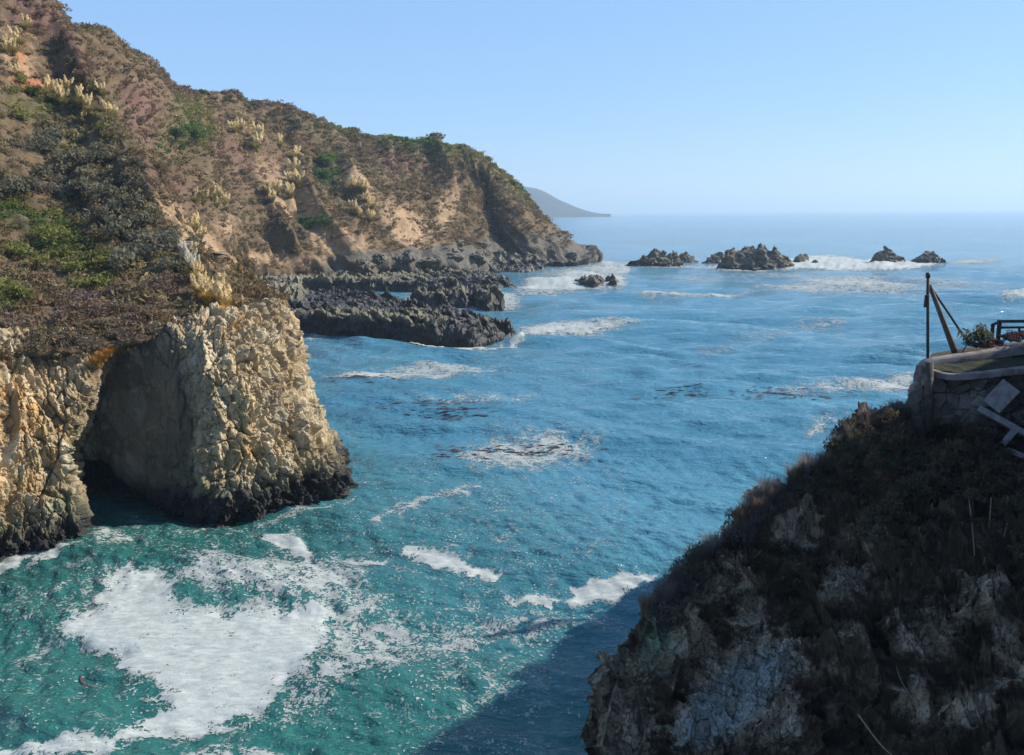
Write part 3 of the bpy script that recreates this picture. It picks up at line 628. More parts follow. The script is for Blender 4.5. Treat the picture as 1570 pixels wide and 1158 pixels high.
# unseen land added beyond the right edge, raised to shade cliff, terrace and water
bx = np.linspace(0, 1, 90)[None, :]; by = np.linspace(0, 1, 90)[:, None]
Y = 6+by*50+0*bx; X0 = .68*Y+6; X = X0+bx*46
Z = 7+sstep(.0, .26, bx)*(26.5+2*np.sin(Y*.2))-11*sstep(.85, 1, by)+(fbm(np.stack([X*.2, Y*.2, 0*X], -1), 4)-.5)*2.2; Z = np.where(bx+0*by < .02, -2, Z); Z = np.where((by > .985)|(by < .015), -2, Z)
SHADE_BANK = np.stack(np.broadcast_arrays(X, Y, Z), -1)
tag(link('shade_bank', mesh_np('shade_bank', SHADE_BANK, gridfaces(90, 90)), SHADEM), 'unseen earth rise added to shade the terrace and cliff', kind='structure')

# ------------------------------------------------------------------ terrace: walls, planter, derrick, railing
def simple(name, c1, c2, sc_=3., rough=.85, bump=.02, c3=None):
    t = NT(name); p = t.pos(); n = t.noise(p, sc_, 6, .65); c = t.mix(t.ramp(n, .38, .62), c1, c2)
    if c3: c = t.mix(t.ramp(t.noise(p, sc_*.4, 6, .7), .52, .62), c, c3)
    return t.fin(c, rough, t.bump(t.noise(p, sc_*6, 5, .7), .6, bump), .25)
CONC = simple('weathered_concrete', (.22, .195, .185), (.13, .115, .108), 2., .9, .05, (.075, .068, .055))
STONE = simple('terrace_stone', (.09, .078, .062), (.042, .035, .029), 1.2, .9, .08, (.19, .17, .15))
PALE = simple('pale_slab', (.24, .22, .225), (.15, .135, .14), 3., .8, .01)
WOOD = simple('weathered_timber', (.125, .108, .095), (.075, .062, .053), 5., .8, .01)
DARKW = simple('dark_timber', (.045, .05, .055), (.025, .03, .034), 6., .7, .006)
BLACKM = simple('dark_metal', (.03, .025, .03), (.05, .04, .045), 8., .5, .003)
GRASSM = simple('planter_grass', (.014, .018, .008), (.03, .03, .014), 4., .95, .05)

def strip(pts, wid, hgt, seg=40, jit=.02, cap_round=True):
    """a curved wall or coping along pts (top centre line), rounded section"""
    pts = cr1(np.array(pts), seg); d = np.gradient(pts, axis=0); n = np.stack([-d[:, 1], d[:, 0], 0*d[:, 0]], -1); n /= np.linalg.norm(n, axis=1, keepdims=True)
    sec = [(-.5, -1), (-.5, -.25), (-.42, -.06), (-.2, 0), (.2, 0), (.42, -.06), (.5, -.25), (.5, -1)]
    g = np.array([[q+n_*a*wid+np.array([0, 0, b*hgt]) for a, b in sec] for q, n_ in zip(pts, n)])
    g = g+(fbm(g*2.2, 3)-.5)[..., None]*jit*2
    m = MB(); m.add(g.reshape(-1, 3), gridfaces(seg, len(sec))); k = len(sec)
    m.f += [tuple(range(k)), tuple(range((seg-1)*k, seg*k))[::-1]]
    return m
wall = empty('terrace_wall', P(1440, 600, 45)); tag(wall, 'rounded concrete wall bending around the terrace corner above the dark cliff', 'wall')
def part(o, root):
    o.parent = root; o.matrix_parent_inverse = Matrix.Translation(-Vector(root.location)); return o
part(strip([P(1408,572,44.6), P(1418,553,44.7), P(1445,546,44.9), P(1490,540,45.1), P(1530,533,45.3), P(1580,526,45.4), P(1660,520,45.4)], .62, .5, 60).build('coping', CONC, None, True), wall)
part(strip([P(1428,565,43.6), P(1452,572,43.3), P(1490,571,43.1), P(1535,566,43.0), P(1590,560,43), P(1660,556,43)], .5, .32, 50).build('front_rim', CONC, None, True), wall)
def sheet(rows_, nr, nc, amp, sc_=1.2, facet=0.):
    V = loft(np.array(rows_), nr, nc); N = gnormal(V)
    if N[..., 1].mean() > 0: N = -N
    fa, f2, cv = worley(V*sc_*1.4); d = (fbm(V*sc_, 5)-.5)*amp+facet*(fa*.8+(cv-.5)*.7-.35*sstep(.12, 0, f2))
    V = V+N*d[..., None]; return MB().add(V.reshape(-1, 3), gridfaces(nr, nc))
part(sheet([[P(x, y, d) for x, y, d in r] for r in (
    [(1406,560,45), (1428,566,43.7), (1470,574,43.3), (1520,572,43.1), (1590,566,43.1), (1680,560,43)],
    [(1400,590,45), (1424,598,43.6), (1470,598,43.2), (1520,594,43.0), (1590,590,43.0), (1680,585,42.9)],
    [(1390,622,45), (1420,624,43.5), (1470,620,43.1), (1520,618,42.9), (1590,612,42.9), (1680,610,42.8)],
    [(1380,650,45), (1416,652,43.4), (1470,650,43.0), (1520,655,42.8), (1590,650,42.7), (1680,650,42.7)])], 90, 200, .12, 1.1, .22).build('stone_face', STONE, None, False), wall)
but = sheet([[P(x, y, d) for x, y, d in r] for r in (
    [(1404,566,45.2), (1410,560,44.4), (1420,562,43.9), (1428,566,44.6)], [(1398,592,45.2), (1406,590,44.2), (1424,590,43.6), (1430,592,44.6)],
    [(1386,622,45.2), (1396,622,44.0), (1422,624,43.4), (1430,622,44.6)], [(1374,655,45.2), (1386,660,43.8), (1420,664,43.2), (1430,660,44.6)])], 60, 50, .3, 1.4, .2).build('buttress', STONE, None, False)
part(but, wall)
pil = MB().tube([P(1424,660,43.1), P(1424,610,43.1), P(1425,556,43.3)], [.2, .19, .2], 12).build('pillar', STONE, None, True); part(pil, wall)
# grass bed held between the two rims
pg = sheet([[P(1430,560,44.3), P(1470,556,44.8), P(1520,550,45), P(1580,544,45.2), P(1660,538,45.2)], [P(1434,566,43.7), P(1470,571,43.4), P(1520,568,43.3), P(1580,563,43.3), P(1660,558,43.2)]], 30, 120, .25, 2.)
g = pg.build('grass_bed', GRASSM, None, True); tag(g, 'dark green grass bed between the curved terrace rims', kind='stuff')
tg = loft([[P(1418,556,44.8), P(1450,550,45), P(1500,543,45.2), P(1580,530,45.5), P(1700,522,45.5)], [P(1424,548,46.4), P(1456,541,46.8), P(1500,534,47), P(1580,526,47), P(1700,518,47)], [P(1430,542,48), P(1460,538,49), P(1500,533,50), P(1580,526,51), P(1700,518,52)],
           [P(1432,600,48.6), P(1462,600,50), P(1500,600,51), P(1580,600,52), P(1700,600,53)], [P(1435,900,49), P(1465,900,51), P(1500,900,52), P(1580,900,53), P(1700,900,54)]], 50, 80)
tag(link('terrace_ground', mesh_np('terrace_ground', tg-np.array([0, 0, .12]), gridfaces(50, 80)), SHADEM), 'earth floor of the terrace behind the coping', kind='structure')
def rotm(ax, ay, az): return np.array(Matrix.Rotation(R(az), 3, 'Z') @ Matrix.Rotation(R(ay), 3, 'Y') @ Matrix.Rotation(R(ax), 3, 'X'))
def plank(name, a, b, wid, th, mat, label, cat, n=(0, -.6, .8), bev=.01):
    a, b = Vector(a), Vector(b); d = (b-a).normalized(); n_ = Vector(n); s = d.cross(n_).normalized(); u = s.cross(d)
    rot = np.array(Matrix((d, s, u)).transposed()); m = MB().box((a+b)/2, ((b-a).length, wid, th), rot)
    o = m.build(name, mat, None, False, bev); return tag(o, label, cat)
plank('stone_slab', P(1519,624,42.55), P(1551,591,42.45), .95, .14, PALE, 'pale flat slab tilted against the stone face right of the pillar', 'slab', (-.15, -.9, .45))
plank('plank', P(1500,626,42.5), P(1592,676,41.6), .34, .12, PALE, 'long pale plank running down to the right below the tilted slab', 'plank', (-.1, -.75, .6))
plank('plank', P(1537,682,41.2), P(1560,655,41.2), .30, .10, PALE, 'short pale board standing askew in the dark below the long plank', 'plank', (-.3, -.9, .3))
plank('plank', P(1542,690,41), P(1600,712,40.6), .30, .12, CONC, 'grey board lying under the short askew board at the frame edge', 'plank', (-.1, -.7, .6))

dr = empty('derrick', P(1423, 549, 44.9)); tag(dr, 'tall timber derrick with mast and two sloping braces on the terrace corner', 'derrick')
T = lambda pts, r, name, mat, n=10: part(MB().tube(pts, r, n).build(name, mat, None, True), dr)
T([P(1422.5,552,44.9), P(1422.5,480,44.9), P(1423,421,44.9)], [.075, .072, .075], 'mast', DARKW)
T([P(1425,437,44.95), P(1446,492,45.3), P(1465,542,45.7)], [.10, .13, .17], 'brace', WOOD, 6)
T([P(1427,440,45.0), P(1458,486,46.4), P(1487,530,47.6)], [.055, .06, .065], 'brace', DARKW, 8)
c = P(1420, 462, 44.8)
part(MB().box(c, (.16, .14, .62), rotm(0, 3, 10)).tube([P(1424,448,44.8), P(1420,452,44.78)], .03, 6).build('pulley_block', BLACKM, None, False, .02), dr)
T([P(1422.8,418,44.9), P(1422.8,426,44.9)], [.11, .11], 'cap', BLACKM)
T([P(1421,430,44.85), P(1420.5,455,44.8)], [.02, .02], 'bracket', BLACKM, 6)
t_ = P(1476, 541, 45.6); part(MB().tube([P(1487,526,46.6), P(1481,531,46), P(1477,537,45.7), P(1476,543,45.6)], .03, 6).build('stay_cable', BLACKM, None, True), dr)

rl = empty('railing', P(1522, 525, 47)); tag(rl, 'dark timber railing with three rails at the right edge of the terrace', 'railing')
def rpart(m, name): return part(m.build(name, DARKW, None, False, .012), rl)
for x, y0, y1, d, s in ((1521, 497, 528, 47.4, .15), (1531, 493, 528, 46.6, .17), (1562, 503, 522, 46.6, .09), (1600, 490, 522, 46.6, .16)):
    a, b = P(x, y1, d), P(x, y0, d); rpart(MB().box((a+b)/2, (s, s, np.linalg.norm(a-b))), 'post')
for y, s, x0 in ((493.5, .16, 1529), (503, .12, 1529), (516, .10, 1529)):
    a, b = P(x0, y, 46.5), P(1640, y-2, 46.5); rpart(MB().box((a+b)/2, (np.linalg.norm(b-a), .09, s), rotm(0, 0, 0)), 'rail')
a, b = P(1521, 498, 47.45), P(1532, 494, 46.55); d = b-a
rpart(MB().box((a+b)/2, (.1, np.linalg.norm(d), .12), np.array(Vector((0, 1, 0)).rotation_difference(Vector(d)).to_matrix())), 'rail')

# ------------------------------------------------------------------ plants
def mat_leaf(name, use='Col', rough=.75, trans=.42, var=.3):
    t = NT(name)
    if use == 'obj': c = t.n('ObjectInfo').outputs['Color']
    else: c = t.attr('Col', True)
    p = t.pos(); n = t.noise(p, 1.3, 4, .6)
    c = t.mix(t.ramp(n, .35, .68), t.mix(var, c, (.03, .026, .018)), c)
    c = t.mix(t.math('MULTIPLY', t.ramp(t.noise(p, 6., 3), .5, .7), .7*var), c, (.13, .11, .07))
    t.fin(c, rough, None, .2)
    tr = t.n('BsdfTranslucent', {'Color': c}); mx = t.n('MixShader', {0: trans, 1: t.b, 2: tr})
    t.t.links.new(mx.outputs[0], t.out.inputs['Surface']); return t.m
LEAFO = mat_leaf('shrub_leaves', 'obj'); LEAFC = mat_leaf('scrub_leaves', 'Col'); PLUME = mat_leaf('pampas_plume', 'obj', .9, .4, 0.)
TWIG = simple('bare_twigs', (.10, .085, .07), (.06, .05, .042), 6., .9, .004)

def quads(c, s, r, up=0., asp=1.6):
    """leaf faces: centres c, size s, mostly random turn"""
    n = len(c); a = r.normal(size=(n, 3)); a[:, 2] += up; a /= np.linalg.norm(a, axis=1, keepdims=True)
    b = np.cross(a, r.normal(size=(n, 3))); b /= np.linalg.norm(b, axis=1, keepdims=True); s = (s*r.uniform(.6, 1.3, n))[:, None]
    v = np.stack([c-a*s*asp, c+b*s*.6, c+a*s*asp, c-b*s*.6], 1)
    return v.reshape(-1, 3), np.arange(4*n).reshape(n, 4)
def crown_pts(n, r, lobes=6, flat=.75):
    L = r.normal(size=(lobes, 3))*np.array([.42, .42, .18])+np.array([0, 0, .42]); rad = r.uniform(.32, .6, lobes)
    k = r.integers(0, lobes, n); d = r.normal(size=(n, 3)); d /= np.linalg.norm(d, axis=1, keepdims=True)
    p = L[k]+d*rad[k][:, None]*(r.random(n)[:, None]**.28); p[:, 2] *= flat; p[:, 2] = np.maximum(p[:, 2], -.1)
    return p
def bush_protos(n, faces, size, seed, upright=0., count=5, asp=1.6, flat=.75):
    out = []
    for k in range(count):
        r = np.random.default_rng(seed+k); out.append(quads(crown_pts(faces, r, n, flat), size, r, upright, asp))
    return out
def merged(name, protos, pos, scale, cols, mat, r, sx=None):
    vs, fs, cs, n = [], [], [], 0
    k = r.integers(0, len(protos), len(pos)); rot = r.uniform(0, 6.283, len(pos))
    for i in range(len(protos)):
        m = np.where(k == i)[0]
        if not len(m): continue
        v0, f0 = protos[i]; c, s = np.cos(rot[m]), np.sin(rot[m]); sc_ = scale[m][:, None]
        X = v0[None, :, 0]*c[:, None]-v0[None, :, 1]*s[:, None]; Yv = v0[None, :, 0]*s[:, None]+v0[None, :, 1]*c[:, None]
        hz = (r.uniform(.7, 1.25, len(m)))[:, None]
        vv = np.stack([X*sc_, Yv*sc_, v0[None, :, 2]*sc_*hz], -1)+pos[m][:, None, :]
        vs.append(vv.reshape(-1, 3)); q = len(v0)
        fs.append((f0[None]+(np.arange(len(m))*q)[:, None, None]+n).reshape(-1, 4)); n += q*len(m)
        cc = cols[m][:, None, :]*r.uniform(.7, 1.35, (len(m), len(f0), 1)); cs.append(np.repeat(cc, 4, axis=1).reshape(-1, 3))
    return link(name, mesh_np(name, np.concatenate(vs), np.concatenate(fs), {'Col': np.concatenate(cs)}, False), mat)
PAL = dict(brown=(.18, .120, .064), grey=(.16, .146, .10), purp=(.19, .10, .08), green=(.08, .14, .03), olive=(.20, .185, .045), tan=(.50, .38, .18), dgreen=(.04, .075, .03))
def scatter(S, n, r, ok):
    V = S['V']; e1 = V[1:, :-1]-V[:-1, :-1]; e2 = V[:-1, 1:]-V[:-1, :-1]
    A = np.linalg.norm(np.cross(e1, e2), axis=-1); px, py = S['px'][:-1, :-1], S['py'][:-1, :-1]
    A = A*ok(S)[:-1, :-1]; A = A.ravel()/A.sum(); i = r.choice(len(A), n, p=A); a, b = np.unravel_index(i, (V.shape[0]-1, V.shape[1]-1))
    u, w_ = r.random((n, 1)), r.random((n, 1)); p = V[a, b]+(V[a+1, b]-V[a, b])*u+(V[a, b+1]-V[a, b])*w_
    return p, a, b
def scrub_cols(S, a, b, r):
    n = len(a); p = S['V'][a, b]; nz = fbm(p*.07+2, 3); nz2 = fbm(p*.25+8, 3)
    px, py = S['px'][a, b], S['py'][a, b]
    c = np.array(PAL['brown'])+0*p; grey = np.clip(zone(px, py, GREY)+(nz-.5)*1.6, 0, 1)[:, None]
    c = c*(1-grey)+np.array(PAL['grey'])*grey
    pu = np.clip(S['purp'][a, b]*1.6+(nz2-.5)*1.2, 0, 1)[:, None]; c = c*(1-pu)+np.array(PAL['purp'])*pu
    gr = np.clip(S['green'][a, b]*1.8+(nz2-.5)*1.3, 0, 1)[:, None]; gcol = np.where((nz > .5)[:, None], np.array(PAL['olive']), np.array(PAL['green'])); c = c*(1-gr)+gcol*gr
    ta = np.clip(zone(px, py, TAN)*1.35+(nz-.55)*1.0, 0, 1)[:, None]*(r.random((n, 1)) < .6); c = c*(1-ta)+np.array(PAL['tan'])*ta
    return c*r.uniform(.75, 1.3, (n, 1))
far_ok = lambda S: (S['px'] < 872)*(S['py'] > -80)*np.clip(1.15-1.25*S['soil'], .10, 1)*np.clip(1.0-1.1*S['lowrock'], .03, 1)*(S['px'] > 40)
p, a, b = scatter(FARHILL, 27000, rng, far_ok)
merged('scrub', bush_protos(6, 46, .19, 100), p-np.array([0, 0, .12]), (.5+1.2*rng.random(len(p))**2)*np.clip(p[:, 1]/260, .8, 1.15), scrub_cols(FARHILL, a, b, rng), LEAFC, rng)
tag(bpy.data.objects['scrub'], 'brown and olive scrub covering the long far hillside', 'scrub', kind='stuff')
near_ok = lambda S: (S['px'] > -160)*(S['py'] > -120)*np.clip(1.1-1.0*S['soil'], .12, 1)*(1+.6*(S['py'] > 250))
p, a, b = scatter(NEARHILL, 16000, rng, near_ok)
o = merged('scrub', bush_protos(6, 110, .13, 200), p-np.array([0, 0, .1]), .3+.9*rng.random(len(p))**2, scrub_cols(NEARHILL, a, b, rng), LEAFC, rng)
tag(o, 'low mixed scrub covering the near slope above the cave cliff', 'scrub', kind='stuff')

# larger bushes one can tell apart
def twig_mesh(r):
    m = MB()
    for k in range(7):
        d = r.normal(size=3)*np.array([.4, .4, .1]); m.tube([(0, 0, -.25), (d[0]*.5, d[1]*.5, .25), (d[0], d[1], .62+.15*r.random())], [.035, .022, .008], 5, False)
    me = bpy.data.meshes.new('branches'); me.from_pydata([tuple(q) for q in np.concatenate(m.v)], [], m.f); me.materials.append(TWIG); return me
BUSH = []
for k in range(6):
    r = np.random.default_rng(300+k); vv, ff = quads(crown_pts(620, r, 8), .085, r, .2, 1.7)
    me = mesh_np('foliage', vv, ff, None, False); me.materials.append(LEAFO); BUSH.append((me, twig_mesh(r)))
def bush(pos, s, col, label, group, name='bush', cat='bush', k=None, sz=1.):
    k = rng.integers(0, 6) if k is None else k
    e = empty(name, pos, rng.uniform(0, 6.28)); e.scale = (s, s, s*sz); tag(e, label, cat, group)
    f = link('foliage', BUSH[k][0], None, e); c = np.array(PAL[col] if isinstance(col, str) else col)*rng.uniform(.85, 1.2); f.color = (*c, 1); link('branches', BUSH[k][1], None, e)
    return e
def surf(S, x, y):
    i = np.argmin((S['px']-x)**2+(S['py']-y)**2+1e9*(np.arange(S['V'].shape[0])[:, None] > .62*S['V'].shape[0])); return S['V'].reshape(-1, 3)[i]
def many(S, zones, label, group, col, smin, smax, sz=1.):
    for x, y, rx, ry, n in zones:
        for _ in range(n):
            q = surf(S, x+rng.normal()*rx*.5, y+rng.normal()*ry*.5); bush(q-np.array([0, 0, .15]), rng.uniform(smin, smax), col, label, group, sz=sz)
many(NEARHILL, [(140,270,80,50,10), (205,345,60,40,9), (60,250,50,40,6), (240,400,40,30,4)], 'grey green chaparral bush on the middle of the near slope', 'grey green bushes on the near slope', (.165, .155, .10), 1.2, 2.3)
many(NEARHILL, [(60,370,50,40,8), (40,160,40,30,5), (15,455,24,30,3), (150,420,30,24,4), (90,410,40,20,4)], 'yellow green bush on the left of the near slope', 'yellow green bushes on the near slope', (.18, .19, .045), .9, 1.7)
many(NEARHILL, [(90,470,90,30,10), (230,440,60,30,7), (180,490,90,16,7), (20,500,40,20,4)], 'brown dry bush close to the top edge of the cave cliff', 'brown bushes along the cliff top', (.19, .135, .09), .8, 1.4)
many(NEARHILL, [(30,528,40,5,6), (110,524,40,5,7), (190,518,40,5,9), (250,508,40,5,9), (310,494,30,5,6)], 'brown dry bush hanging over the lip of the cave cliff', 'brown bushes along the cliff lip', (.17, .125, .085), .5, .95)
many(NEARHILL, [(50,295,26,16,4), (130,460,20,16,2)], 'purplish grey bush low on the near slope', 'purplish bushes on the near slope', (.20, .14, .15), .9, 1.4)
many(FARHILL, [(285,200,26,26,9), (500,265,20,20,5), (482,343,16,8,3)], 'green bush filling a hollow of the long hillside', 'green bushes in hollows of the hillside', 'green', 2.2, 3.8)
for x in list(np.linspace(575, 690, 17))+list(np.linspace(715, 815, 8))+[305, 320, 345, 375, 400, 412, 440, 470, 505]:
    y = np.interp(x, [250, 330, 420, 530, 620, 690, 750, 800, 830], [108, 145, 177, 210, 222, 235, 258, 286, 308])
    q = surf(FARHILL, x+rng.uniform(-3, 3), y+4); bush(q+np.array([0, 1, -.2]), rng.uniform(1.3, 2.3), (.075, .12, .035), 'small rounded green bush on the skyline of the long hillside', 'green bushes on the skyline', sz=.85)

# pampas grass
def blades(n, r, L, w_, spread, seg=4):
    vs, fs = [], []; k = 0
    for i in range(n):
        a = r.uniform(0, 6.283); out = np.array([math.cos(a), math.sin(a), 0]); side = np.array([-out[1], out[0], 0]); l = L*r.uniform(.6, 1.1); sp = spread*r.uniform(.3, 1.2)
        base = out*r.uniform(0, .18)*L
        for j in range(seg+1):
            s = j/seg; q = base+out*sp*l*s*s+np.array([0, 0, l*(s-.42*sp*s*s*s)]); ww = w_*(1-s)**.7+.002
            vs += [q-side*ww, q+side*ww]
            if j: fs.append((k-2, k-1, k+1, k))
            k += 2
    return np.array(vs), np.array(fs)
def plume_mesh(r, h, big=1.):
    a = r.uniform(0, 6.283); lean = r.uniform(.08, .5); o_ = np.array([math.cos(a)*lean, math.sin(a)*lean, 1]); top = o_*h
    n = 110; s = r.random(n); c = top[None]*(.70+.34*s[:, None])+r.normal(size=(n, 3))*(.034*big*np.sin(np.pi*np.clip(s*.9+.08, 0, 1)))[:, None]
    v1, f1_ = quads(c, .030*big, r, 2.4, 2.6); d = np.array([.008, .0, 0])
    st = np.array([-d, d, top*.75+d, top*.75-d]); v1 = np.concatenate([v1, st]); f1_ = np.concatenate([f1_, [[len(v1)-4, len(v1)-3, len(v1)-2, len(v1)-1]]])
    me = mesh_np('plume', v1, f1_, None, False); me.materials.append(PLUME); return me
PAMP = []
for k in range(4):
    r = np.random.default_rng(500+k); vv, ff = blades(240, r, 1.0, .016, .8); me = mesh_np('leaves', vv, ff, None, False); me.materials.append(LEAFO)
    PAMP.append((me, [plume_mesh(r, r.uniform(.95, 1.5), 1.4) for _ in range(9)]))
def pampas(pos, s, label, group, leafc=(.24, .19, .07), plc=(.78, .70, .54), npl=9):
    k = rng.integers(0, 4); e = empty('pampas_grass', pos, rng.uniform(0, 6.28)); e.scale = (s, s, s*rng.uniform(.85, 1.1)); tag(e, label, 'pampas grass', group)
    f = link('leaves', PAMP[k][0], None, e); f.color = (*(np.array(leafc)*rng.uniform(.8, 1.2)), 1)
    for m_ in PAMP[k][1][:npl]: q = link('plume', m_, None, e); q.color = (*(np.array(plc)*rng.uniform(.8, 1.1)), 1)
    return e
def csurf(x, y, d): return P(x, y, d)
for x, y, s in ((372,484,.8), (362,478,.95), (352,474,1.0), (340,470,1.05), (356,464,.9), (344,458,1.0), (330,462,1.0), (334,446,1.0), (322,448,1.0), (318,432,.95), (310,446,.9), (306,430,.9)):
    pampas(surf(NEARHILL, x, y)+np.array([rng.uniform(-.5, .5), -.8+rng.uniform(-.5, .5), -.1]), s*1.3, 'golden pampas grass on the outer edge of the cave cliff top', 'pampas grass on the cave cliff top', (.55, .35, .09), (.84, .68, .40), 6)
for x, y, s in ((300,420,1.3), (292,408,1.2), (288,396,1.2)):
    pampas(surf(NEARHILL, x, y)+np.array([0, -.3, -.1]), s, 'green leaved pampas grass with white plumes above the cave cliff', 'green leaved pampas above the cave cliff', (.16, .16, .045), (.66, .60, .47))
for x, y, d, s in ((345,474,61.2,.9), (356,482,61.6,.9), (366,490,62,.85), (376,494,62.6,.8), (360,500,61,.7), (382,503,62.2,.6)):
    pampas(P(x, y+8, d), s, 'golden dry tussock below the pampas plumes on the cave cliff', 'golden tussocks on the cave cliff', (.55, .34, .085), (.6, .5, .3), 0)
for zx, zy, rx, ry, n, s0 in ((395,222,36,20,22,3.0), (370,200,14,12,6,3.0), (458,250,12,20,8,3.0), (430,285,30,12,8,2.6), (545,285,14,20,5,2.4), (310,300,20,14,5,2.2), (300,340,20,20,6,2.2), (345,305,16,12,4,2.2), (560,320,20,14,5,2.2)):
    for _ in range(n):
        pampas(surf(FARHILL, zx+rng.normal()*rx*.6, zy+rng.normal()*ry*.6+10), 1.2*s0*rng.uniform(.75, 1.2), 'cream pampas grass clump on the long hillside', 'pampas grass on the long hillside', (.30, .26, .08), (.84, .70, .42), 7)
for zx, zy, rx, ry, n, s0 in ((30,72,26,34,12,1.9), (125,160,46,18,10,1.7), (150,180,20,12,4,1.6)):
    for _ in range(n):
        pampas(surf(NEARHILL, zx+rng.normal()*rx*.6, zy+rng.normal()*ry*.6), s0*rng.uniform(.75, 1.2), 'straw coloured pampas grass high on the near slope', 'pampas grass high on the near slope', (.34, .28, .10), (.82, .67, .38), 6)
for x, y, d, s in ((160,548,56.2,.9), (168,540,56.8,.8), (150,556,55.6,.8)):
    pampas(P(x, y+6, d-.4), s, 'orange dry tussock hanging at the cliff lip beside the cave', 'orange tussocks at the cave lip', (.42, .20, .025), (.45, .25, .05), 0)

# plants on the shaded cliff
def spiky_mesh(seed):
    r = np.random.default_rng(seed); v1, f1_ = blades(150, r, 1.35, .011, .4, 3); v2, f2_ = quads(crown_pts(380, r, 7), .05, r, .8, 2.0)
    me = mesh_np('foliage', np.concatenate([v1, v2]), np.concatenate([f1_, f2_+len(v1)]), None, False); me.materials.append(LEAFO); return me
SPK = [spiky_mesh(700+k) for k in range(4)]
crest = [(975,935), (990,915), (1010,890), (1030,870), (1060,852), (1085,836), (1105,812), (1130,772), (1150,762), (1172,750), (1192,736), (1215,714), (1240,692), (1262,672), (1290,650), (1315,640), (1345,628), (1370,628)]
for i in range(58):
    s = rng.random()*(len(crest)-1); j = int(s); x = crest[j][0]+(crest[j+1][0]-crest[j][0])*(s-j); y = crest[j][1]+(crest[j+1][1]-crest[j][1])*(s-j)
    q = surf(RCL, x+18+rng.uniform(0, 26), y+8+rng.uniform(0, 24)); e = empty('cliff_shrub', q-np.array([0, 0, .1]), rng.uniform(0, 6.28)); sz = rng.uniform(.4, .9); e.scale = (sz*1.1, sz*1.1, sz*1.25)
    tag(e, 'dark wispy shrub along the sloping edge of the shaded cliff', 'shrub', 'shrubs along the shaded cliff edge')
    f = link('foliage', SPK[i % 4], None, e); cc = np.array([(.13, .092, .075), (.10, .085, .08), (.16, .14, .14), (.09, .085, .06)][rng.integers(0, 4)]); f.color = (*cc, 1); link('branches', BUSH[i % 6][1], None, e)
TUFT = []
for k in range(4):
    r = np.random.default_rng(900+k); vv, ff = blades(170, r, 1.0, .008, .38, 3); me = mesh_np('dry_grass', vv, ff, None, False); me.materials.append(LEAFO); TUFT.append(me)
for i in range(80):
    s = rng.random()**.8*(len(crest)-1); j = int(s); x = crest[j][0]+(crest[j+1][0]-crest[j][0])*(s-j); y = crest[j][1]+(crest[j+1][1]-crest[j][1])*(s-j)
    q = surf(RCL, x+14+rng.uniform(-4, 12), y+4+rng.uniform(-2, 12)); e = bpy.data.objects.new('dry_grass', TUFT[i % 4]); COL.objects.link(e); e.location = q-np.array([0, 0, .1]); z_ = rng.uniform(.5, 1.1); e.scale = (z_*1.2, z_*1.2, z_)
    e.rotation_euler = (0, 0, rng.uniform(0, 6.28)); cc = np.array([(.20, .175, .16), (.16, .15, .16), (.20, .15, .10)][i % 3])*rng.uniform(.8, 1.2); e.color = (*cc, 1)
    tag(e, 'thin dry grass tuft standing on the edge of the shaded cliff', 'grass tuft', 'grass tufts along the shaded cliff edge')
ok = lambda S: np.clip(.65-1.6*S['rock']+1.2*(S['vn']-.5), .0, 1)*sstep(.24, .5, S['rows'])*(S['rows'] < .64)*(1-(S['px'] > 1395)*(S['py'] < 668))
p, a, b = scatter(RCL, 1500, rng, ok)
cc = np.where((fbm(p*.5, 3) > .5)[:, None], np.array([.10, .068, .042]), np.array([.07, .058, .034]))*rng.uniform(.7, 1.4, (len(p), 1))
o = merged('scrub', bush_protos(5, 120, .12, 800, .6), p-np.array([0, 0, .1]), rng.uniform(.25, .75, len(p)), cc, LEAFC, rng); tag(o, 'dark brown undergrowth clinging to the shaded cliff', 'scrub', kind='stuff')
for x, y in ((1340,715), (1352,700), (1330,708)):
    q = surf(RCL, x, y); bush(q, .55, (.04, .075, .035), 'small green bush on the shaded cliff left of the terrace wall', 'green bushes on the shaded cliff')
bush(P(1506, 524, 46.4), .85, (.07, .075, .04), 'grey green bush at the left end of the dark railing', None, sz=1.15)
for x, y, s in ((1497,528,.55), (1512,528,.6), (1530,524,.6), (1550,518,.8), (1568,514,.9)):
    bush(P(x, y+4, 45.9), s*.8, (.085, .035, .035), 'low reddish shrub behind the terrace coping under the railing', 'reddish shrubs behind the coping', sz=.7)
DRY = simple('dry_stalk', (.26, .20, .12), (.17, .13, .08), 9., .9, .004)
for pts, r_, lab in (([(1478,720), (1481,760), (1484,800), (1488,850)], .035, 'long pale dry stalk hanging down the shaded cliff'), ([(1545,775), (1538,800), (1534,820)], .03, 'short pale stalk at the right of the shaded cliff'),
        ([(1366,1002), (1378,1040), (1398,1075)], .025, 'thin curved stalk low on the shaded cliff'), ([(1312,1090), (1345,1130), (1375,1160)], .04, 'thick fallen stalk near the bottom of the shaded cliff'),
        ([(1425,770), (1420,810), (1415,840)], .025, 'thin grey root left of the long dry stalk'), ([(1505,770), (1508,820), (1506,860)], .03, 'straight grey root right of the long dry stalk')):
    q = [surf(RCL, *z)+np.array([-.1, -.45, .1]) for z in pts]; tag(MB().tube(cr1(np.array(q), 12), np.linspace(r_, r_*.5, 12), 6).build('dry_stalk', DRY, None, True), lab, 'stalk')

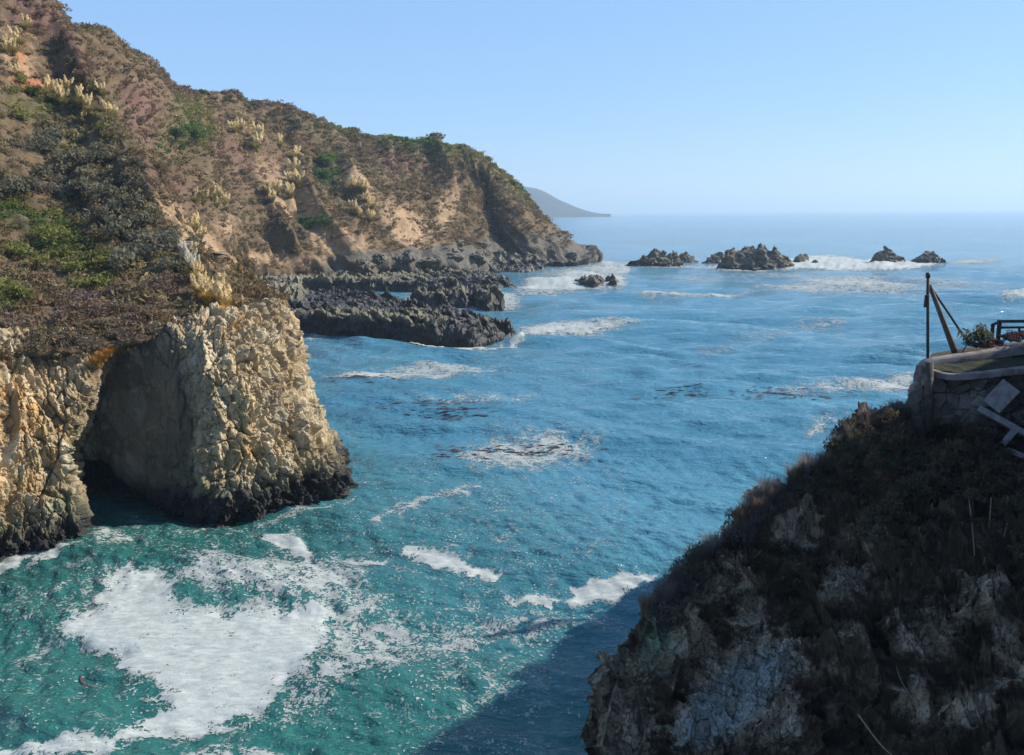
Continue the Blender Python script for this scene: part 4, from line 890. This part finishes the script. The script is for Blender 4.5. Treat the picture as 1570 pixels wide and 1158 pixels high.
# kelp floating in the cove
KELP = simple('kelp_blades', (.055, .045, .06), (.085, .055, .06), 3., .45, .01)
def kelp(zones, label, n):
    q = []
    for x, y, rx, ry, k in zones:
        for _ in range(k): q.append(W(x+rng.normal()*rx*.5, y+rng.normal()*ry*.5))
    q = np.array(q); i = np.clip(np.searchsorted(-drow, -q[:, 1]), 0, NR-1); j = np.clip(np.searchsorted(tcol, q[:, 0]/q[:, 1]), 0, NCW-1); q[:, 2] = SZ[i, j]+.04
    a = rng.uniform(-.7, .7, len(q)); l = rng.uniform(.25, .7, (len(q), 1)); d = np.stack([np.cos(a), np.sin(a), 0*a], -1)*l; s = np.stack([-np.sin(a), np.cos(a), 0*a], -1)*l*.22
    up = np.array([0, 0, .05]); v_ = np.stack([q-d, q+s+up, q+d, q-s+up], 1).reshape(-1, 3)
    o = link('kelp', mesh_np('kelp', v_, np.arange(len(v_)).reshape(-1, 4), None, False), KELP); return tag(o, label, 'kelp', kind='stuff')
kelp([(690,638,60,10,90), (700,690,50,8,30), (560,585,60,6,70), (1200,606,70,8,150), (1040,600,60,8,60), (800,688,80,8,60), (660,620,80,8,90)], 'dark reddish kelp fronds floating in patches on the cove', 0)
kb = [W(123,1028), W(124,1038), W(130,1046), W(142,1050), W(156,1048)]; kb = np.array(kb); kb[:, 2] = SZ[np.clip(np.searchsorted(-drow, -kb[:, 1]), 0, NR-1), np.clip(np.searchsorted(tcol, kb[:, 0]/kb[:, 1]), 0, NCW-1)]-.01
o = MB().tube(cr1(kb, 16), [.02, .05, .07, .09, .10, .10, .10, .09, .08, .07, .06, .06, .05, .04, .03, .01], 7).build('kelp_frond', KELP, None, True); o.scale = (1, 1, 1); tag(o, 'dark curved kelp frond afloat left of the white foam raft', 'kelp')

# ------------------------------------------------------------------ air
import bmesh
bm = bmesh.new(); bmesh.ops.create_cube(bm, size=1); me = bpy.data.meshes.new('haze'); bm.to_mesh(me); bm.free()
m = bpy.data.materials.new('haze'); m.use_nodes = True; nt = m.node_tree; nt.nodes.remove(nt.nodes['Principled BSDF'])
pv = nt.nodes.new('ShaderNodeVolumePrincipled'); pv.inputs['Color'].default_value = (.62, .82, 1, 1); pv.inputs['Density'].default_value = 0.00017; pv.inputs['Anisotropy'].default_value = .2
nt.links.new(pv.outputs[0], nt.nodes['Material Output'].inputs['Volume'])
hz = link('haze', me, m); hz.location = (0, 29000, 93); hz.scale = (120000, 60000, 194); tag(hz, 'pale sea haze over the water', kind='stuff')
